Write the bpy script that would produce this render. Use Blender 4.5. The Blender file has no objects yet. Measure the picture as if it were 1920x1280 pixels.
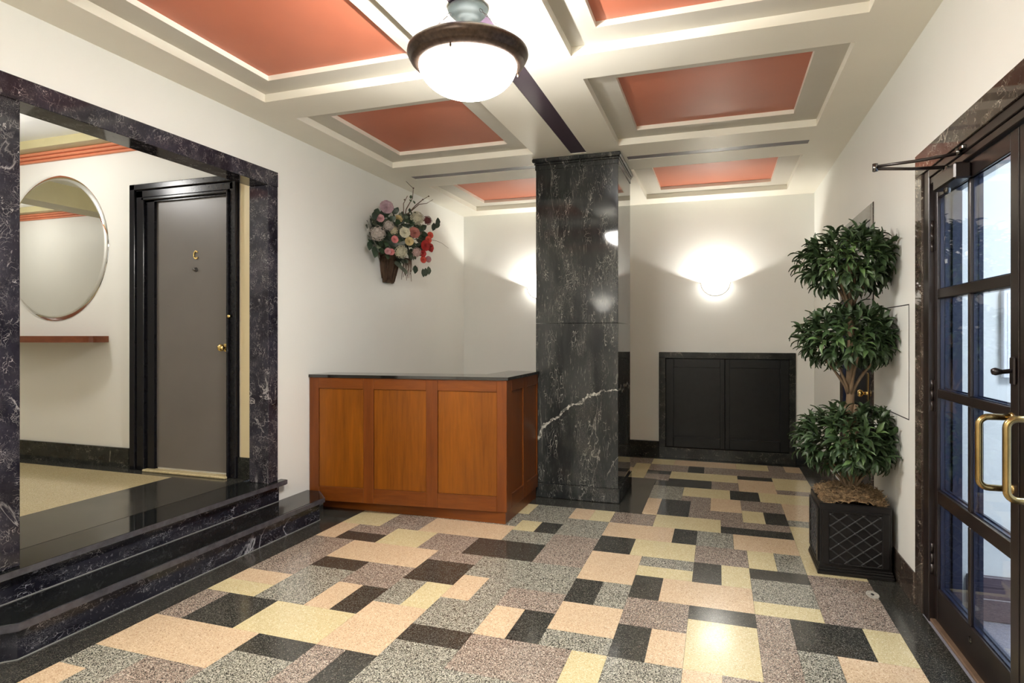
import bpy, math, random
from mathutils import Vector, Matrix
R = math.radians
scene = bpy.context.scene
COL = scene.collection

# ------------------------------------------------------------------ camera, world, exposure, lights
cam_d = bpy.data.cameras.new('camera'); cam = bpy.data.objects.new('camera', cam_d); COL.objects.link(cam)
cam.location = (0, 0, 1.35); cam.rotation_euler = (R(90), 0, R(18.689))
cam_d.sensor_width = 36; cam_d.lens = 1147 / 1920 * 36; cam_d.shift_y = -11 / 1920
cam_d.clip_start = 0.02; cam_d.clip_end = 60
scene.camera = cam
w = bpy.data.worlds.new('sky'); scene.world = w; w.use_nodes = True
w.node_tree.nodes['Background'].inputs[0].default_value = (0.66, 0.80, 1.0, 1)
w.node_tree.nodes['Background'].inputs[1].default_value = 1.3
scene.view_settings.view_transform = 'Standard'
scene.view_settings.look = 'None'
scene.view_settings.gamma = 1
scene.view_settings.use_curve_mapping = False
scene.view_settings.exposure = 0.30
scene.cycles.max_bounces = 9
scene.cycles.diffuse_bounces = 6
scene.cycles.glossy_bounces = 5
scene.cycles.transparent_max_bounces = 12
scene.cycles.caustics_reflective = False
scene.cycles.caustics_refractive = False
scene.cycles.sample_clamp_indirect = 6

def lamp(name, kind, loc, energy, color=(1, 1, 1), size=0.1, rot=(0, 0, 0), size_y=None, parent=None):
    d = bpy.data.lights.new(name, kind); d.energy = energy; d.color = color
    if kind == 'AREA':
        d.size = size
        if size_y: d.shape = 'RECTANGLE'; d.size_y = size_y
    else: d.shadow_soft_size = size
    o = bpy.data.objects.new(name, d); COL.objects.link(o); o.location = loc; o.rotation_euler = rot
    if parent: o.parent = parent
    return o
WARM = (1.0, 0.965, 0.90); NEUT = (1.0, 0.99, 0.965); COOL = (0.88, 0.95, 1.0)
P_BOWL, P_UP, S_BOWL, S_UP = 88.0, 54.0, 2.6, 35.0      # lamp strengths used by the lamp builders
HALL_W, VEST_W = 27.0, 52.0
lamp('hall_ceiling_lamp', 'POINT', (-4.9, 2.55, 2.74), HALL_W, NEUT, 0.12); lamp('hall_ceiling_lamp', 'POINT', (-7.9, 2.55, 2.74), HALL_W * .5, NEUT, 0.12)  # the second lamp is added to brighten the hall's far end
lamp('vestibule_fill_lamp', 'AREA', (1.9, 2.3, 2.58), VEST_W, COOL, 0.6)  # added fill, stands in for daylight from the street
pt = lamp('street_opening_portal', 'AREA', (2.98, 2.2, 1.25), 1, size=2.3, rot=(0, R(90), 0), size_y=2.4); pt.data.cycles.is_portal = True

# ------------------------------------------------------------------ materials
def new_mat(name):
    m = bpy.data.materials.new(name); m.use_nodes = True
    nt = m.node_tree; b = nt.nodes['Principled BSDF']
    return m, nt, b
def setp(b, **k):
    for n, v in k.items():
        n = n.replace('_', ' ').title() if n not in b.inputs else n
        if n == 'Ior': n = 'IOR'
        if n in b.inputs: b.inputs[n].default_value = v
def N(nt, t, **k):
    n = nt.nodes.new(t)
    for a, v in k.items(): setattr(n, a, v)
    return n
def coords(nt, scale=(1, 1, 1), loc=(0, 0, 0), rot=(0, 0, 0)):
    tc = N(nt, 'ShaderNodeTexCoord'); mp = N(nt, 'ShaderNodeMapping')
    mp.inputs['Scale'].default_value = scale; mp.inputs['Location'].default_value = loc; mp.inputs['Rotation'].default_value = rot
    nt.links.new(tc.outputs['Object'], mp.inputs['Vector']); return mp.outputs['Vector']
def noise(nt, vec, scale, detail=3, rough=0.5, dist=0.0):
    n = N(nt, 'ShaderNodeTexNoise'); n.inputs['Scale'].default_value = scale; n.inputs['Detail'].default_value = detail
    n.inputs['Roughness'].default_value = rough; n.inputs['Distortion'].default_value = dist
    nt.links.new(vec, n.inputs['Vector']); return n.outputs['Fac']
def ramp(nt, fac, stops, interp='LINEAR'):
    r = N(nt, 'ShaderNodeValToRGB'); cr = r.color_ramp; cr.interpolation = interp
    while len(cr.elements) > 1: cr.elements.remove(cr.elements[-1])
    for i, (p, c) in enumerate(stops):
        e = cr.elements[0] if i == 0 else cr.elements.new(p)
        e.position = p; e.color = (c[0], c[1], c[2], 1) if not isinstance(c, (int, float)) else (c, c, c, 1)
    nt.links.new(fac, r.inputs['Fac']); return r.outputs['Color']
def math_(nt, op, a, b=None, clamp=False):
    n = N(nt, 'ShaderNodeMath'); n.operation = op; n.use_clamp = clamp
    for i, v in enumerate((a, b)):
        if v is None: continue
        if isinstance(v, (int, float)): n.inputs[i].default_value = v
        else: nt.links.new(v, n.inputs[i])
    return n.outputs[0]
def mix(nt, fac, a, b, mode='MIX'):
    n = N(nt, 'ShaderNodeMix'); n.data_type = 'RGBA'; n.blend_type = mode
    def s(i, v):
        if isinstance(v, (int, float)): n.inputs[i].default_value = v
        elif isinstance(v, tuple): n.inputs[i].default_value = (v[0], v[1], v[2], 1)
        else: nt.links.new(v, n.inputs[i])
    s(0, fac); s(6, a); s(7, b); return n.outputs[2]
def bump(nt, b, h, strength=0.2, dist=0.002):
    n = N(nt, 'ShaderNodeBump'); n.inputs['Strength'].default_value = strength; n.inputs['Distance'].default_value = dist
    nt.links.new(h, n.inputs['Height']); nt.links.new(n.outputs[0], b.inputs['Normal'])

def plain(name, c, rough=0.5, metal=0.0, var=0.06, nscale=6, bstr=0.0, bscale=200, spec=0.5, coat=0.0):
    m, nt, b = new_mat(name); v = coords(nt)
    f = noise(nt, v, nscale, 4)
    lo = tuple(x * (1 - var) for x in c); hi = tuple(min(1, x * (1 + var)) for x in c)
    nt.links.new(ramp(nt, f, [(0.3, lo), (0.7, hi)]), b.inputs['Base Color'])
    setp(b, roughness=rough, metallic=metal); b.inputs['Specular IOR Level'].default_value = spec; b.inputs['Coat Weight'].default_value = coat
    if bstr: bump(nt, b, noise(nt, v, bscale, 2), bstr)
    return m
def emis(name, c, s):
    m, nt, b = new_mat(name); v = coords(nt)
    nt.links.new(ramp(nt, noise(nt, v, 5, 2), [(0.3, tuple(x * .96 for x in c)), (0.7, c)]), b.inputs['Emission Color'])
    b.inputs['Emission Strength'].default_value = s; b.inputs['Base Color'].default_value = (c[0], c[1], c[2], 1); setp(b, roughness=0.3)
    return m

def marble(name, c0, c1, vein, stretch=(1, 1, 1), seed=0.0, rough=0.07, amount=0.5, diag=False, big=0.3, spec=0.42):
    m, nt, b = new_mat(name); v = coords(nt, stretch, (seed, seed * 1.7, seed * .6))
    base = ramp(nt, noise(nt, v, 5, 5, 0.6, 0.4), [(0.35, c0), (0.7, c1)])
    # distorted coordinates so the flecks curl
    nz = N(nt, 'ShaderNodeTexNoise'); nz.inputs['Scale'].default_value = 9; nz.inputs['Detail'].default_value = 3; nt.links.new(v, nz.inputs['Vector'])
    vm = N(nt, 'ShaderNodeVectorMath'); vm.operation = 'MULTIPLY_ADD'; vm.inputs[1].default_value = (0.28, 0.28, 0.28)
    nt.links.new(nz.outputs['Color'], vm.inputs[0]); nt.links.new(v, vm.inputs[2]); dv = vm.outputs[0]
    vo = N(nt, 'ShaderNodeTexVoronoi', feature='DISTANCE_TO_EDGE'); vo.inputs['Scale'].default_value = 34; nt.links.new(dv, vo.inputs['Vector'])
    sq = ramp(nt, vo.outputs['Distance'], [(0.0, 0.9), (0.014, 0.45), (0.032, 0.0)])
    mask = ramp(nt, noise(nt, v, 16, 3), [(0.64 - 0.14 * amount, 0.0), (0.78 - 0.14 * amount, 1.0)])
    s1 = math_(nt, 'MULTIPLY', sq, mask)
    vo2 = N(nt, 'ShaderNodeTexVoronoi', feature='DISTANCE_TO_EDGE'); vo2.inputs['Scale'].default_value = 110; nt.links.new(dv, vo2.inputs['Vector'])
    sq2 = ramp(nt, vo2.outputs['Distance'], [(0.0, 0.34), (0.05, 0.0)])
    mask2 = ramp(nt, noise(nt, v, 7, 4), [(0.52, 0.0), (0.68, 1.0)])
    s2 = math_(nt, 'MULTIPLY', sq2, mask2)
    n3 = noise(nt, v, 1.6, 7, 0.55, 1.2)
    d3 = math_(nt, 'ABSOLUTE', math_(nt, 'SUBTRACT', n3, 0.5))
    s3 = math_(nt, 'MULTIPLY', ramp(nt, d3, [(0.0, 0.8), (0.003, 0.35), (0.007, 0.0)]), ramp(nt, noise(nt, v, 2.3, 2), [(0.6 - .2 * big, 0.0), (0.7 - .2 * big, 1.0)]))
    sp_ = math_(nt, 'MULTIPLY', ramp(nt, noise(nt, coords(nt, (stretch[0] * 3, stretch[1] * 3, stretch[2]), (seed, 1, 2)), 38, 2, 0.6, 0.6), [(0.62, 0.0), (0.72, 0.34)]), ramp(nt, noise(nt, v, 5, 2), [(0.38, 0.1), (0.6, 1.0)]))
    tot = math_(nt, 'MAXIMUM', math_(nt, 'MAXIMUM', math_(nt, 'MAXIMUM', s1, s2), s3), sp_)
    if diag:   # the pale seam that crosses the pillar's stone
        tc = N(nt, 'ShaderNodeTexCoord'); sx = N(nt, 'ShaderNodeSeparateXYZ'); nt.links.new(tc.outputs['Object'], sx.inputs[0])
        w1 = math_(nt, 'MULTIPLY', math_(nt, 'SUBTRACT', noise(nt, tc.outputs['Object'], 6, 5, 0.6), 0.5), 0.26)
        xx = math_(nt, 'SUBTRACT', sx.outputs[0], 0.3425)
        line = math_(nt, 'ADD', math_(nt, 'SUBTRACT', 0.915, math_(nt, 'MULTIPLY', math_(nt, 'MULTIPLY', xx, xx), 0.95)), w1)
        dd = math_(nt, 'ABSOLUTE', math_(nt, 'SUBTRACT', sx.outputs[2], line))
        wd = math_(nt, 'MULTIPLY', ramp(nt, noise(nt, tc.outputs['Object'], 9, 3), [(0.35, 0.15), (0.65, 1.0)]), 0.022)
        s4 = math_(nt, 'MULTIPLY', math_(nt, 'LESS_THAN', dd, wd), ramp(nt, noise(nt, tc.outputs['Object'], 45, 4), [(0.38, 0.15), (0.6, 1.0)]))
        tot = math_(nt, 'MAXIMUM', tot, s4)
    nt.links.new(mix(nt, tot, base, vein), b.inputs['Base Color'])
    setp(b, roughness=rough); b.inputs['Specular IOR Level'].default_value = spec
    return m

def terrazzo(name, stops, big_stops=None, scale=310, rough=0.16, tint=0.08):
    m, nt, b = new_mat(name); v = coords(nt)
    vo = N(nt, 'ShaderNodeTexVoronoi'); vo.inputs['Scale'].default_value = scale; nt.links.new(v, vo.inputs['Vector'])
    sp = N(nt, 'ShaderNodeSeparateColor'); nt.links.new(vo.outputs['Color'], sp.inputs[0])
    c = ramp(nt, sp.outputs[0], stops, 'CONSTANT')
    if big_stops:
        vb = N(nt, 'ShaderNodeTexVoronoi'); vb.inputs['Scale'].default_value = scale * 0.5; nt.links.new(v, vb.inputs['Vector'])
        sb = N(nt, 'ShaderNodeSeparateColor'); nt.links.new(vb.outputs['Color'], sb.inputs[0])
        near = ramp(nt, vb.outputs['Distance'], [(0.0, 1.0), (0.38, 1.0), (0.42, 0.0)])
        pick = ramp(nt, sb.outputs[1], [(0.0, 0.0), (0.84, 1.0)], 'CONSTANT')
        bc = ramp(nt, sb.outputs[0], big_stops, 'CONSTANT')
        c = mix(nt, math_(nt, 'MULTIPLY', near, pick), c, bc)
    g = ramp(nt, noise(nt, v, 2.5, 4), [(0.3, 1 - tint), (0.7, 1.0)])
    nt.links.new(mix(nt, 1.0, c, g, 'MULTIPLY'), b.inputs['Base Color'])
    nt.links.new(ramp(nt, noise(nt, v, 3.5, 5), [(0.3, rough * 0.75), (0.75, rough * 1.35)]), b.inputs['Roughness'])
    b.inputs['Specular IOR Level'].default_value = 0.6
    return m

def wood(name, c0, c1, axis='Z', rough=0.3, seed=0):
    m, nt, b = new_mat(name)
    sc = {'Z': (1, 1, .07), 'X': (.07, 1, 1), 'Y': (1, .07, 1)}[axis]
    v = coords(nt, sc, (seed, seed, seed))
    g = noise(nt, v, 60, 5, 0.65, 0.3); g2 = noise(nt, v, 7, 3, 0.5, 1.2)
    f = math_(nt, 'ADD', math_(nt, 'MULTIPLY', g, 0.45), math_(nt, 'MULTIPLY', g2, 0.55))
    nt.links.new(ramp(nt, f, [(0.32, c0), (0.66, c1)]), b.inputs['Base Color'])
    setp(b, roughness=rough); b.inputs['Coat Weight'].default_value = 0.03; b.inputs['Coat Roughness'].default_value = 0.12; b.inputs['Specular IOR Level'].default_value = 0.28
    bump(nt, b, g, 0.08, 0.001); return m

M = {}
M['wall'] = plain('cream_wall_paint', (0.74, 0.745, 0.71), 0.42, var=0.02, nscale=1.5, bstr=0.04, bscale=90, spec=0.35)
M['hallwall'] = plain('cream_hall_paint', (0.745, 0.735, 0.685), 0.45, var=0.02, nscale=1.5, bstr=0.04, bscale=90, spec=0.3)
M['yellowwall'] = plain('pale_yellow_paint', (0.80, 0.68, 0.42), 0.45, var=0.02, nscale=2)
M['ceil'] = plain('cream_ceiling_paint', (0.79, 0.755, 0.655), 0.38, var=0.02, nscale=2, bstr=0.03, bscale=60, spec=0.35)
M['white'] = plain('white_paint', (0.82, 0.82, 0.80), 0.45, var=0.02, nscale=2)
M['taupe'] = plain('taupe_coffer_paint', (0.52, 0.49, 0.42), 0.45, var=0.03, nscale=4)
M['terracotta'] = plain('terracotta_paint', (0.46, 0.14, 0.075), 0.45, var=0.05, nscale=3, bstr=0.03, bscale=120)
M['cornice'] = plain('terracotta_cornice_paint', (0.60, 0.21, 0.11), 0.4, var=0.05)
M['olive'] = plain('olive_beam_paint', (0.42, 0.37, 0.20), 0.4, var=0.04)
M['plum'] = plain('dark_plum_paint', (0.055, 0.035, 0.052), 0.35, var=0.1, nscale=3)
MB0, MB1, MV = (0.010, 0.011, 0.012), (0.035, 0.037, 0.036), (0.42, 0.42, 0.38)
M['pillar'] = marble('black_marble_pillar', MB0, (0.038, 0.040, 0.038), (0.42, 0.41, 0.36), (1, 1, 0.33), 0.0, 0.055, .95, True, spec=.30)
M['marble'] = marble('black_marble_frame', (0.010, 0.009, 0.014), (0.034, 0.032, 0.044), (0.46, 0.44, 0.44), (1, 1, 1), 3.1, 0.07, 1.15, spec=.30, big=.45)
M['marble_step'] = marble('black_marble_step', (0.008, 0.008, 0.013), (0.022, 0.022, 0.031), (0.50, 0.50, 0.54), (1, .55, 1.2), 7.3, 0.09, .9)  # blue cast of the window light is put into the stone colour
M['marble_head'] = marble('brown_black_marble', (0.022, 0.014, 0.012), (0.075, 0.055, 0.042), (0.50, 0.44, 0.36), (1, .7, 1), 5.7, 0.05, 1.1, big=.5)
M['marble_back'] = marble('black_marble_plain', (0.008, 0.009, 0.009), (0.026, 0.028, 0.025), (0.28, 0.27, 0.22), (.7, 1, 1), 9.2, 0.10, 0.7, spec=.25)
M['tread'] = plain('polished_black_terrazzo', (0.009, 0.010, 0.010), 0.07, var=0.25, nscale=9)
K_ST = [(0.0, (0.018, 0.018, 0.015)), (0.45, (0.040, 0.039, 0.033)), (0.72, (0.080, 0.077, 0.066)), (0.95, (0.16, 0.15, 0.125))]
M['nose'] = plain('rounded_marble_nosing', (0.050, 0.050, 0.060), 0.20, var=0.3, nscale=22)  # lighter than the treads: reflections on the rounded edge put into the colour
M['grout'] = plain('pale_grout_line', (0.20, 0.20, 0.195), 0.6, var=.2)
M['K'] = terrazzo('charcoal_terrazzo', K_ST)
M['G'] = terrazzo('grey_green_terrazzo', [(0.0, (0.030, 0.030, 0.026)), (0.34, (0.23, 0.22, 0.175)), (0.60, (0.36, 0.35, 0.29)), (0.86, (0.52, 0.50, 0.42))], [(0.0, (0.03, 0.03, 0.026)), (0.6, (0.55, 0.52, 0.43))])
M['M'] = terrazzo('mauve_brown_terrazzo', [(0.0, (0.055, 0.045, 0.038)), (0.30, (0.24, 0.185, 0.15)), (0.60, (0.34, 0.27, 0.22)), (0.86, (0.52, 0.46, 0.38))], [(0.0, (0.05, 0.04, 0.035)), (0.5, (0.60, 0.54, 0.46))])
M['P'] = terrazzo('pinkish_tan_terrazzo', [(0.0, (0.33, 0.22, 0.14)), (0.10, (0.54, 0.40, 0.26)), (0.50, (0.59, 0.445, 0.295)), (0.90, (0.70, 0.56, 0.39))], [(0.0, (0.38, 0.22, 0.13)), (0.4, (0.74, 0.60, 0.44))])
M['Y'] = terrazzo('pale_yellow_terrazzo', [(0.0, (0.40, 0.32, 0.15)), (0.08, (0.53, 0.450, 0.255)), (0.55, (0.585, 0.500, 0.300)), (0.90, (0.69, 0.61, 0.40))], [(0.0, (0.45, 0.36, 0.18)), (0.4, (0.74, 0.69, 0.50))])
M['border'] = terrazzo('dark_border_terrazzo', [(0.0, (0.018, 0.018, 0.016)), (0.45, (0.036, 0.036, 0.031)), (0.74, (0.070, 0.067, 0.056)), (0.95, (0.12, 0.11, 0.095))])
M['hall_tan'] = terrazzo('tan_hall_terrazzo', [(0.0, (0.36, 0.28, 0.14)), (0.12, (0.52, 0.42, 0.23)), (0.6, (0.57, 0.47, 0.27)), (0.9, (0.66, 0.57, 0.36))], rough=.12)
M['woodp'] = wood('cherry_wood_panel', (0.115, 0.032, 0.0025), (0.235, 0.072, 0.004), 'Z', 0.30)
M['woodv'] = wood('cherry_wood_stile', (0.095, 0.024, 0.004), (0.17, 0.046, 0.007), 'Z', 0.30, 3)
M['woodh'] = wood('cherry_wood_rail', (0.095, 0.024, 0.004), (0.18, 0.050, 0.007), 'X', 0.30, 5)
M['woodh2'] = wood('cherry_wood_side_rail', (0.09, 0.022, 0.004), (0.16, 0.043, 0.006), 'Y', 0.30, 5)
M['woodsh'] = wood('dark_cherry_shelf', (0.10, 0.028, 0.012), (0.19, 0.06, 0.024), 'X', 0.28, 8)
M['top'] = plain('black_polished_worktop', (0.010, 0.009, 0.008), 0.05, var=0.2, spec=0.9)
M['blackp'] = plain('glossy_black_door_paint', (0.007, 0.007, 0.009), 0.18, var=0.25, nscale=30, bstr=0.05, bscale=40, spec=0.20)
M['blackc'] = plain('black_cupboard_paint', (0.006, 0.0065, 0.0065), 0.30, var=0.25, nscale=18, bstr=0.05, bscale=60, spec=0.22)
M['steel'] = plain('dark_bronze_steel', (0.017, 0.011, 0.010), 0.28, 0.3, var=0.2, nscale=14, spec=0.6)
M['navy'] = plain('blue_black_outer_frame', (0.015, 0.020, 0.048), 0.22, 0.2, var=0.15)
M['greydoor'] = plain('taupe_grey_door_paint', (0.125, 0.112, 0.100), 0.33, var=0.06, nscale=3, bstr=0.12, bscale=260)
M['brass'] = plain('aged_brass', (0.36, 0.255, 0.105), 0.27, 1.0, var=0.22, nscale=12)
M['brightbrass'] = plain('bright_brass', (0.80, 0.58, 0.22), 0.15, 1.0, var=0.08)
M['chrome'] = plain('dark_chrome', (0.16, 0.155, 0.15), 0.18, 1.0, var=0.1)
M['bronze'] = plain('oiled_bronze_rim', (0.050, 0.032, 0.022), 0.33, 0.65, var=0.35, nscale=60, bstr=0.12, bscale=300)
M['verdigris'] = plain('pale_verdigris_metal', (0.060, 0.075, 0.075), 0.45, 0.0, var=0.12, nscale=20)
M['silver'] = plain('mirror_silver', (0.80, 0.80, 0.78), 0.01, 1.0, var=0.005)
M['bevelglass'] = plain('bevelled_mirror_edge', (0.88, 0.88, 0.86), 0.04, 1.0, var=0.01)
M['gapdark'] = plain('dark_gap', (0.01, 0.01, 0.01), 0.8)
M['planter'] = plain('black_resin_planter', (0.008, 0.007, 0.007), 0.30, var=0.25, nscale=25, spec=0.3)
M['lattice'] = plain('worn_black_lattice', (0.030, 0.030, 0.031), 0.30, var=0.3, nscale=40)
M['mat'] = plain('grey_entrance_mat', (0.20, 0.20, 0.24), 0.9, var=0.3, nscale=300)
M['vbase'] = plain('plum_brown_skirting', (0.10, 0.07, 0.085), 0.4, var=0.1)
M['vwall'] = plain('white_vestibule_paint', (0.80, 0.82, 0.80), 0.5, var=0.02, nscale=2)
M['wframe'] = plain('white_notice_board', (0.86, 0.88, 0.92), 0.4, var=0.01)
M['trunk'] = wood('tan_branch_bark', (0.065, 0.042, 0.026), (0.19, 0.130, 0.078), 'Z', 0.75, 2)
M['bark'] = wood('dark_rough_bark', (0.025, 0.014, 0.009), (0.10, 0.058, 0.034), 'Z', 0.85, 4)
M['twig'] = plain('brown_twig', (0.12, 0.075, 0.05), 0.7, var=0.2)
M['moss'] = plain('dried_brown_moss', (0.25, 0.165, 0.085), 0.9, var=0.7, nscale=45)
def leafmat(name, c, rough=.46):
    m, nt, b = new_mat(name); v = coords(nt)
    oi = N(nt, 'ShaderNodeObjectInfo')
    f = math_(nt, 'ADD', math_(nt, 'MULTIPLY', oi.outputs['Random'], 0.68), math_(nt, 'MULTIPLY', noise(nt, v, 14, 3), 0.4))
    nt.links.new(ramp(nt, f, [(0.15, tuple(x * .55 for x in c)), (0.55, c), (0.90, (c[0] * 2.4, c[1] * 2.2, c[2] * 1.9))]), b.inputs['Base Color'])
    setp(b, roughness=rough); return m
M['leaf'] = leafmat('laurel_leaf_green', (0.042, 0.080, 0.028))
M['leafd'] = leafmat('dark_green_leaf', (0.022, 0.040, 0.022), .45)
M['leafe'] = leafmat('grey_green_leaf', (0.07, 0.085, 0.06), .5)
m, nt, b = new_mat('clear_glass')     # thin pane: transparent with a fresnel reflection
nt.nodes.remove(b); out = nt.nodes['Material Output']
tr = N(nt, 'ShaderNodeBsdfTransparent'); tr.inputs[0].default_value = (0.93, 0.96, 1.0, 1)
gl = N(nt, 'ShaderNodeBsdfGlossy'); gl.inputs['Roughness'].default_value = 0.01
fr = N(nt, 'ShaderNodeLayerWeight'); fr.inputs['Blend'].default_value = 0.5; mx = N(nt, 'ShaderNodeMixShader')
nt.links.new(math_(nt, 'ADD', math_(nt, 'MULTIPLY', math_(nt, 'POWER', fr.outputs['Facing'], 5), .9), .04), mx.inputs[0])
nt.links.new(tr.outputs[0], mx.inputs[1]); nt.links.new(gl.outputs[0], mx.inputs[2]); nt.links.new(mx.outputs[0], out.inputs[0]); M['glass'] = m
M['light_shield'] = plain('grey_light_shield', (0.35, 0.35, 0.34), 0.6)  # for the added shell that blocks the bowl's upward glow
M['bowl'] = emis('lit_alabaster_bowl', (1.0, 0.96, 0.90), P_BOWL / (math.pi * 0.22))
M['sbowl'] = emis('lit_sconce_glass', (1.0, 0.95, 0.86), S_BOWL / (math.pi * 0.07))
M['srim'] = plain('grey_sconce_rim', (0.45, 0.42, 0.40), 0.4)

# ------------------------------------------------------------------ mesh helpers
class MB:
    def __init__(s): s.v = []; s.f = []; s.mi = []; s.sm = []
    def add(s, vs, fs, mi=0, smooth=False):
        o = len(s.v); s.v += [tuple(p) for p in vs]
        for f in fs: s.f.append(tuple(i + o for i in f)); s.mi.append(mi); s.sm.append(smooth)
        return s
    def box(s, x0, x1, y0, y1, z0, z1, mi=0):
        if x0 > x1: x0, x1 = x1, x0
        if y0 > y1: y0, y1 = y1, y0
        v = [(x0, y0, z0), (x1, y0, z0), (x1, y1, z0), (x0, y1, z0), (x0, y0, z1), (x1, y0, z1), (x1, y1, z1), (x0, y1, z1)]
        return s.add(v, [(0, 3, 2, 1), (4, 5, 6, 7), (0, 1, 5, 4), (1, 2, 6, 5), (2, 3, 7, 6), (3, 0, 4, 7)], mi)
    def bbox(s, x0, x1, y0, y1, z0, z1, c=0.004, mi=0):      # box with chamfered edges
        if x0 > x1: x0, x1 = x1, x0
        if y0 > y1: y0, y1 = y1, y0
        c = min(c, (x1 - x0) * .45, (y1 - y0) * .45, (z1 - z0) * .45)
        vs = []; idx = {}
        for ix, X in enumerate((x0, x1)):
            for iy, Y in enumerate((y0, y1)):
                for iz, Z in enumerate((z0, z1)):
                    sx, sy, sz = (1, -1)[ix], (1, -1)[iy], (1, -1)[iz]
                    for a in range(3):
                        p = [X + sx * c, Y + sy * c, Z + sz * c]; p[a] = (X, Y, Z)[a]
                        idx[(ix, iy, iz, a)] = len(vs); vs.append(tuple(p))
        fs = []
        for a in range(3):
            o = [i for i in range(3) if i != a]
            for sd in (0, 1):
                q = []
                for (u, v_) in ((0, 0), (1, 0), (1, 1), (0, 1)):
                    k = [0, 0, 0]; k[a] = sd; k[o[0]] = u; k[o[1]] = v_; q.append(idx[(*k, a)])
                fs.append(tuple(q))
        for a in range(3):      # edges along axis a
            o = [i for i in range(3) if i != a]
            for u in (0, 1):
                for v_ in (0, 1):
                    k0 = [0, 0, 0]; k1 = [0, 0, 0]; k1[a] = 1
                    for k in (k0, k1): k[o[0]] = u; k[o[1]] = v_
                    fs.append((idx[(*k0, o[0])], idx[(*k1, o[0])], idx[(*k1, o[1])], idx[(*k0, o[1])]))
        for ix in (0, 1):
            for iy in (0, 1):
                for iz in (0, 1): fs.append(tuple(idx[(ix, iy, iz, a)] for a in range(3)))
        return s.add(vs, fs, mi)
    def prism(s, poly, z0, z1, mi=0):            # poly in XY
        n = len(poly)
        v = [(x, y, z0) for x, y in poly] + [(x, y, z1) for x, y in poly]
        return s.add(v, [tuple(range(n - 1, -1, -1)), tuple(range(n, 2 * n))] + [(i, (i + 1) % n, n + (i + 1) % n, n + i) for i in range(n)], mi)
    def profile(s, prof, path, mi=0, closed=False, smooth=False):   # prof points (a, b): offsets sideways and up, swept along path with mitres (XY path)
        n = len(path); rings = []
        for i, p in enumerate(path):
            P = Vector(p)
            def nrm(a, b): d = (Vector(b) - Vector(a)); d.z = 0; d.normalize(); return Vector((d.y, -d.x, 0))
            if closed or 0 < i < n - 1: n0 = nrm(path[i - 1], path[i]); n1 = nrm(path[i], path[(i + 1) % n])
            elif i == 0: n0 = n1 = nrm(path[0], path[1])
            else: n0 = n1 = nrm(path[-2], path[-1])
            mit = (n0 + n1); mit /= max(mit.dot(n0), 1e-3)
            rings.append([P + mit * a + Vector((0, 0, b_)) for a, b_ in prof])
        k = len(prof); vs = [p for r in rings for p in r]; fs = []
        for i in range(n if closed else n - 1):
            j = (i + 1) % n
            for q in range(k): fs.append((i * k + q, j * k + q, j * k + (q + 1) % k, i * k + (q + 1) % k))
        if not closed: fs += [tuple(range(k)), tuple((n - 1) * k + q for q in range(k - 1, -1, -1))]
        return s.add(vs, fs, mi, smooth)
    def tube(s, pts, r, seg=10, mi=0, cap=True):
        pts = [Vector(p) for p in pts]; rr = r if isinstance(r, (list, tuple)) else [r] * len(pts)
        vs = []; prev = None
        for i, p in enumerate(pts):
            t = (pts[min(i + 1, len(pts) - 1)] - pts[max(i - 1, 0)]).normalized()
            if prev is None: u = t.orthogonal().normalized()
            else: u = (prev - t * prev.dot(t)); u = u.normalized() if u.length > 1e-6 else t.orthogonal().normalized()
            prev = u; w_ = t.cross(u)
            for k in range(seg):
                a = 2 * math.pi * k / seg; vs.append(p + (u * math.cos(a) + w_ * math.sin(a)) * rr[i])
        fs = []
        for i in range(len(pts) - 1):
            for k in range(seg): fs.append((i * seg + k, i * seg + (k + 1) % seg, (i + 1) * seg + (k + 1) % seg, (i + 1) * seg + k))
        if cap: fs += [tuple(range(seg - 1, -1, -1)), tuple((len(pts) - 1) * seg + k for k in range(seg))]
        return s.add(vs, fs, mi, True)
    def lathe(s, prof, c, seg=48, mi=0, axis='Z', a0=0, a1=2 * math.pi, mtx=None):
        full = abs(a1 - a0 - 2 * math.pi) < 1e-6; n = seg if full else seg + 1; vs = []
        for r, h in prof:
            for k in range(n):
                a = a0 + (a1 - a0) * k / seg
                p = Vector((r * math.cos(a), r * math.sin(a), h))
                if mtx: p = mtx @ p
                vs.append(p + Vector(c))
        fs = []
        for i in range(len(prof) - 1):
            for k in range(seg):
                k2 = (k + 1) % n; fs.append((i * n + k, i * n + k2, (i + 1) * n + k2, (i + 1) * n + k))
        return s.add(vs, fs, mi, True)
    def build(s, name, mats, parent=None, origin=None, label=None):
        me = bpy.data.meshes.new(name)
        if origin is None: origin = root_loc(parent) if parent else (0, 0, 0)
        o_ = Vector(origin); me.from_pydata([Vector(v) - o_ for v in s.v], [], s.f)
        mats = mats if isinstance(mats, (list, tuple)) else [mats]
        for m_ in mats: me.materials.append(m_)
        for p, mi, sm in zip(me.polygons, s.mi, s.sm): p.material_index = mi; p.use_smooth = sm
        me.update()
        import bmesh
        bm = bmesh.new(); bm.from_mesh(me); bmesh.ops.recalc_face_normals(bm, faces=bm.faces); bm.to_mesh(me); bm.free()
        o = bpy.data.objects.new(name, me); COL.objects.link(o)
        if parent: o.parent = parent
        else: o.location = origin
        if label: o['label'] = label
        return o
ROOT = {}
def root_loc(p):
    q = Vector((0, 0, 0))
    while p: q += p.location; p = p.parent
    return q
def tag(o, label=None, cat=None, group=None, kind=None):
    for k, v in (('label', label), ('category', cat), ('group', group), ('kind', kind)):
        if v: o[k] = v
    return o
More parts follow.
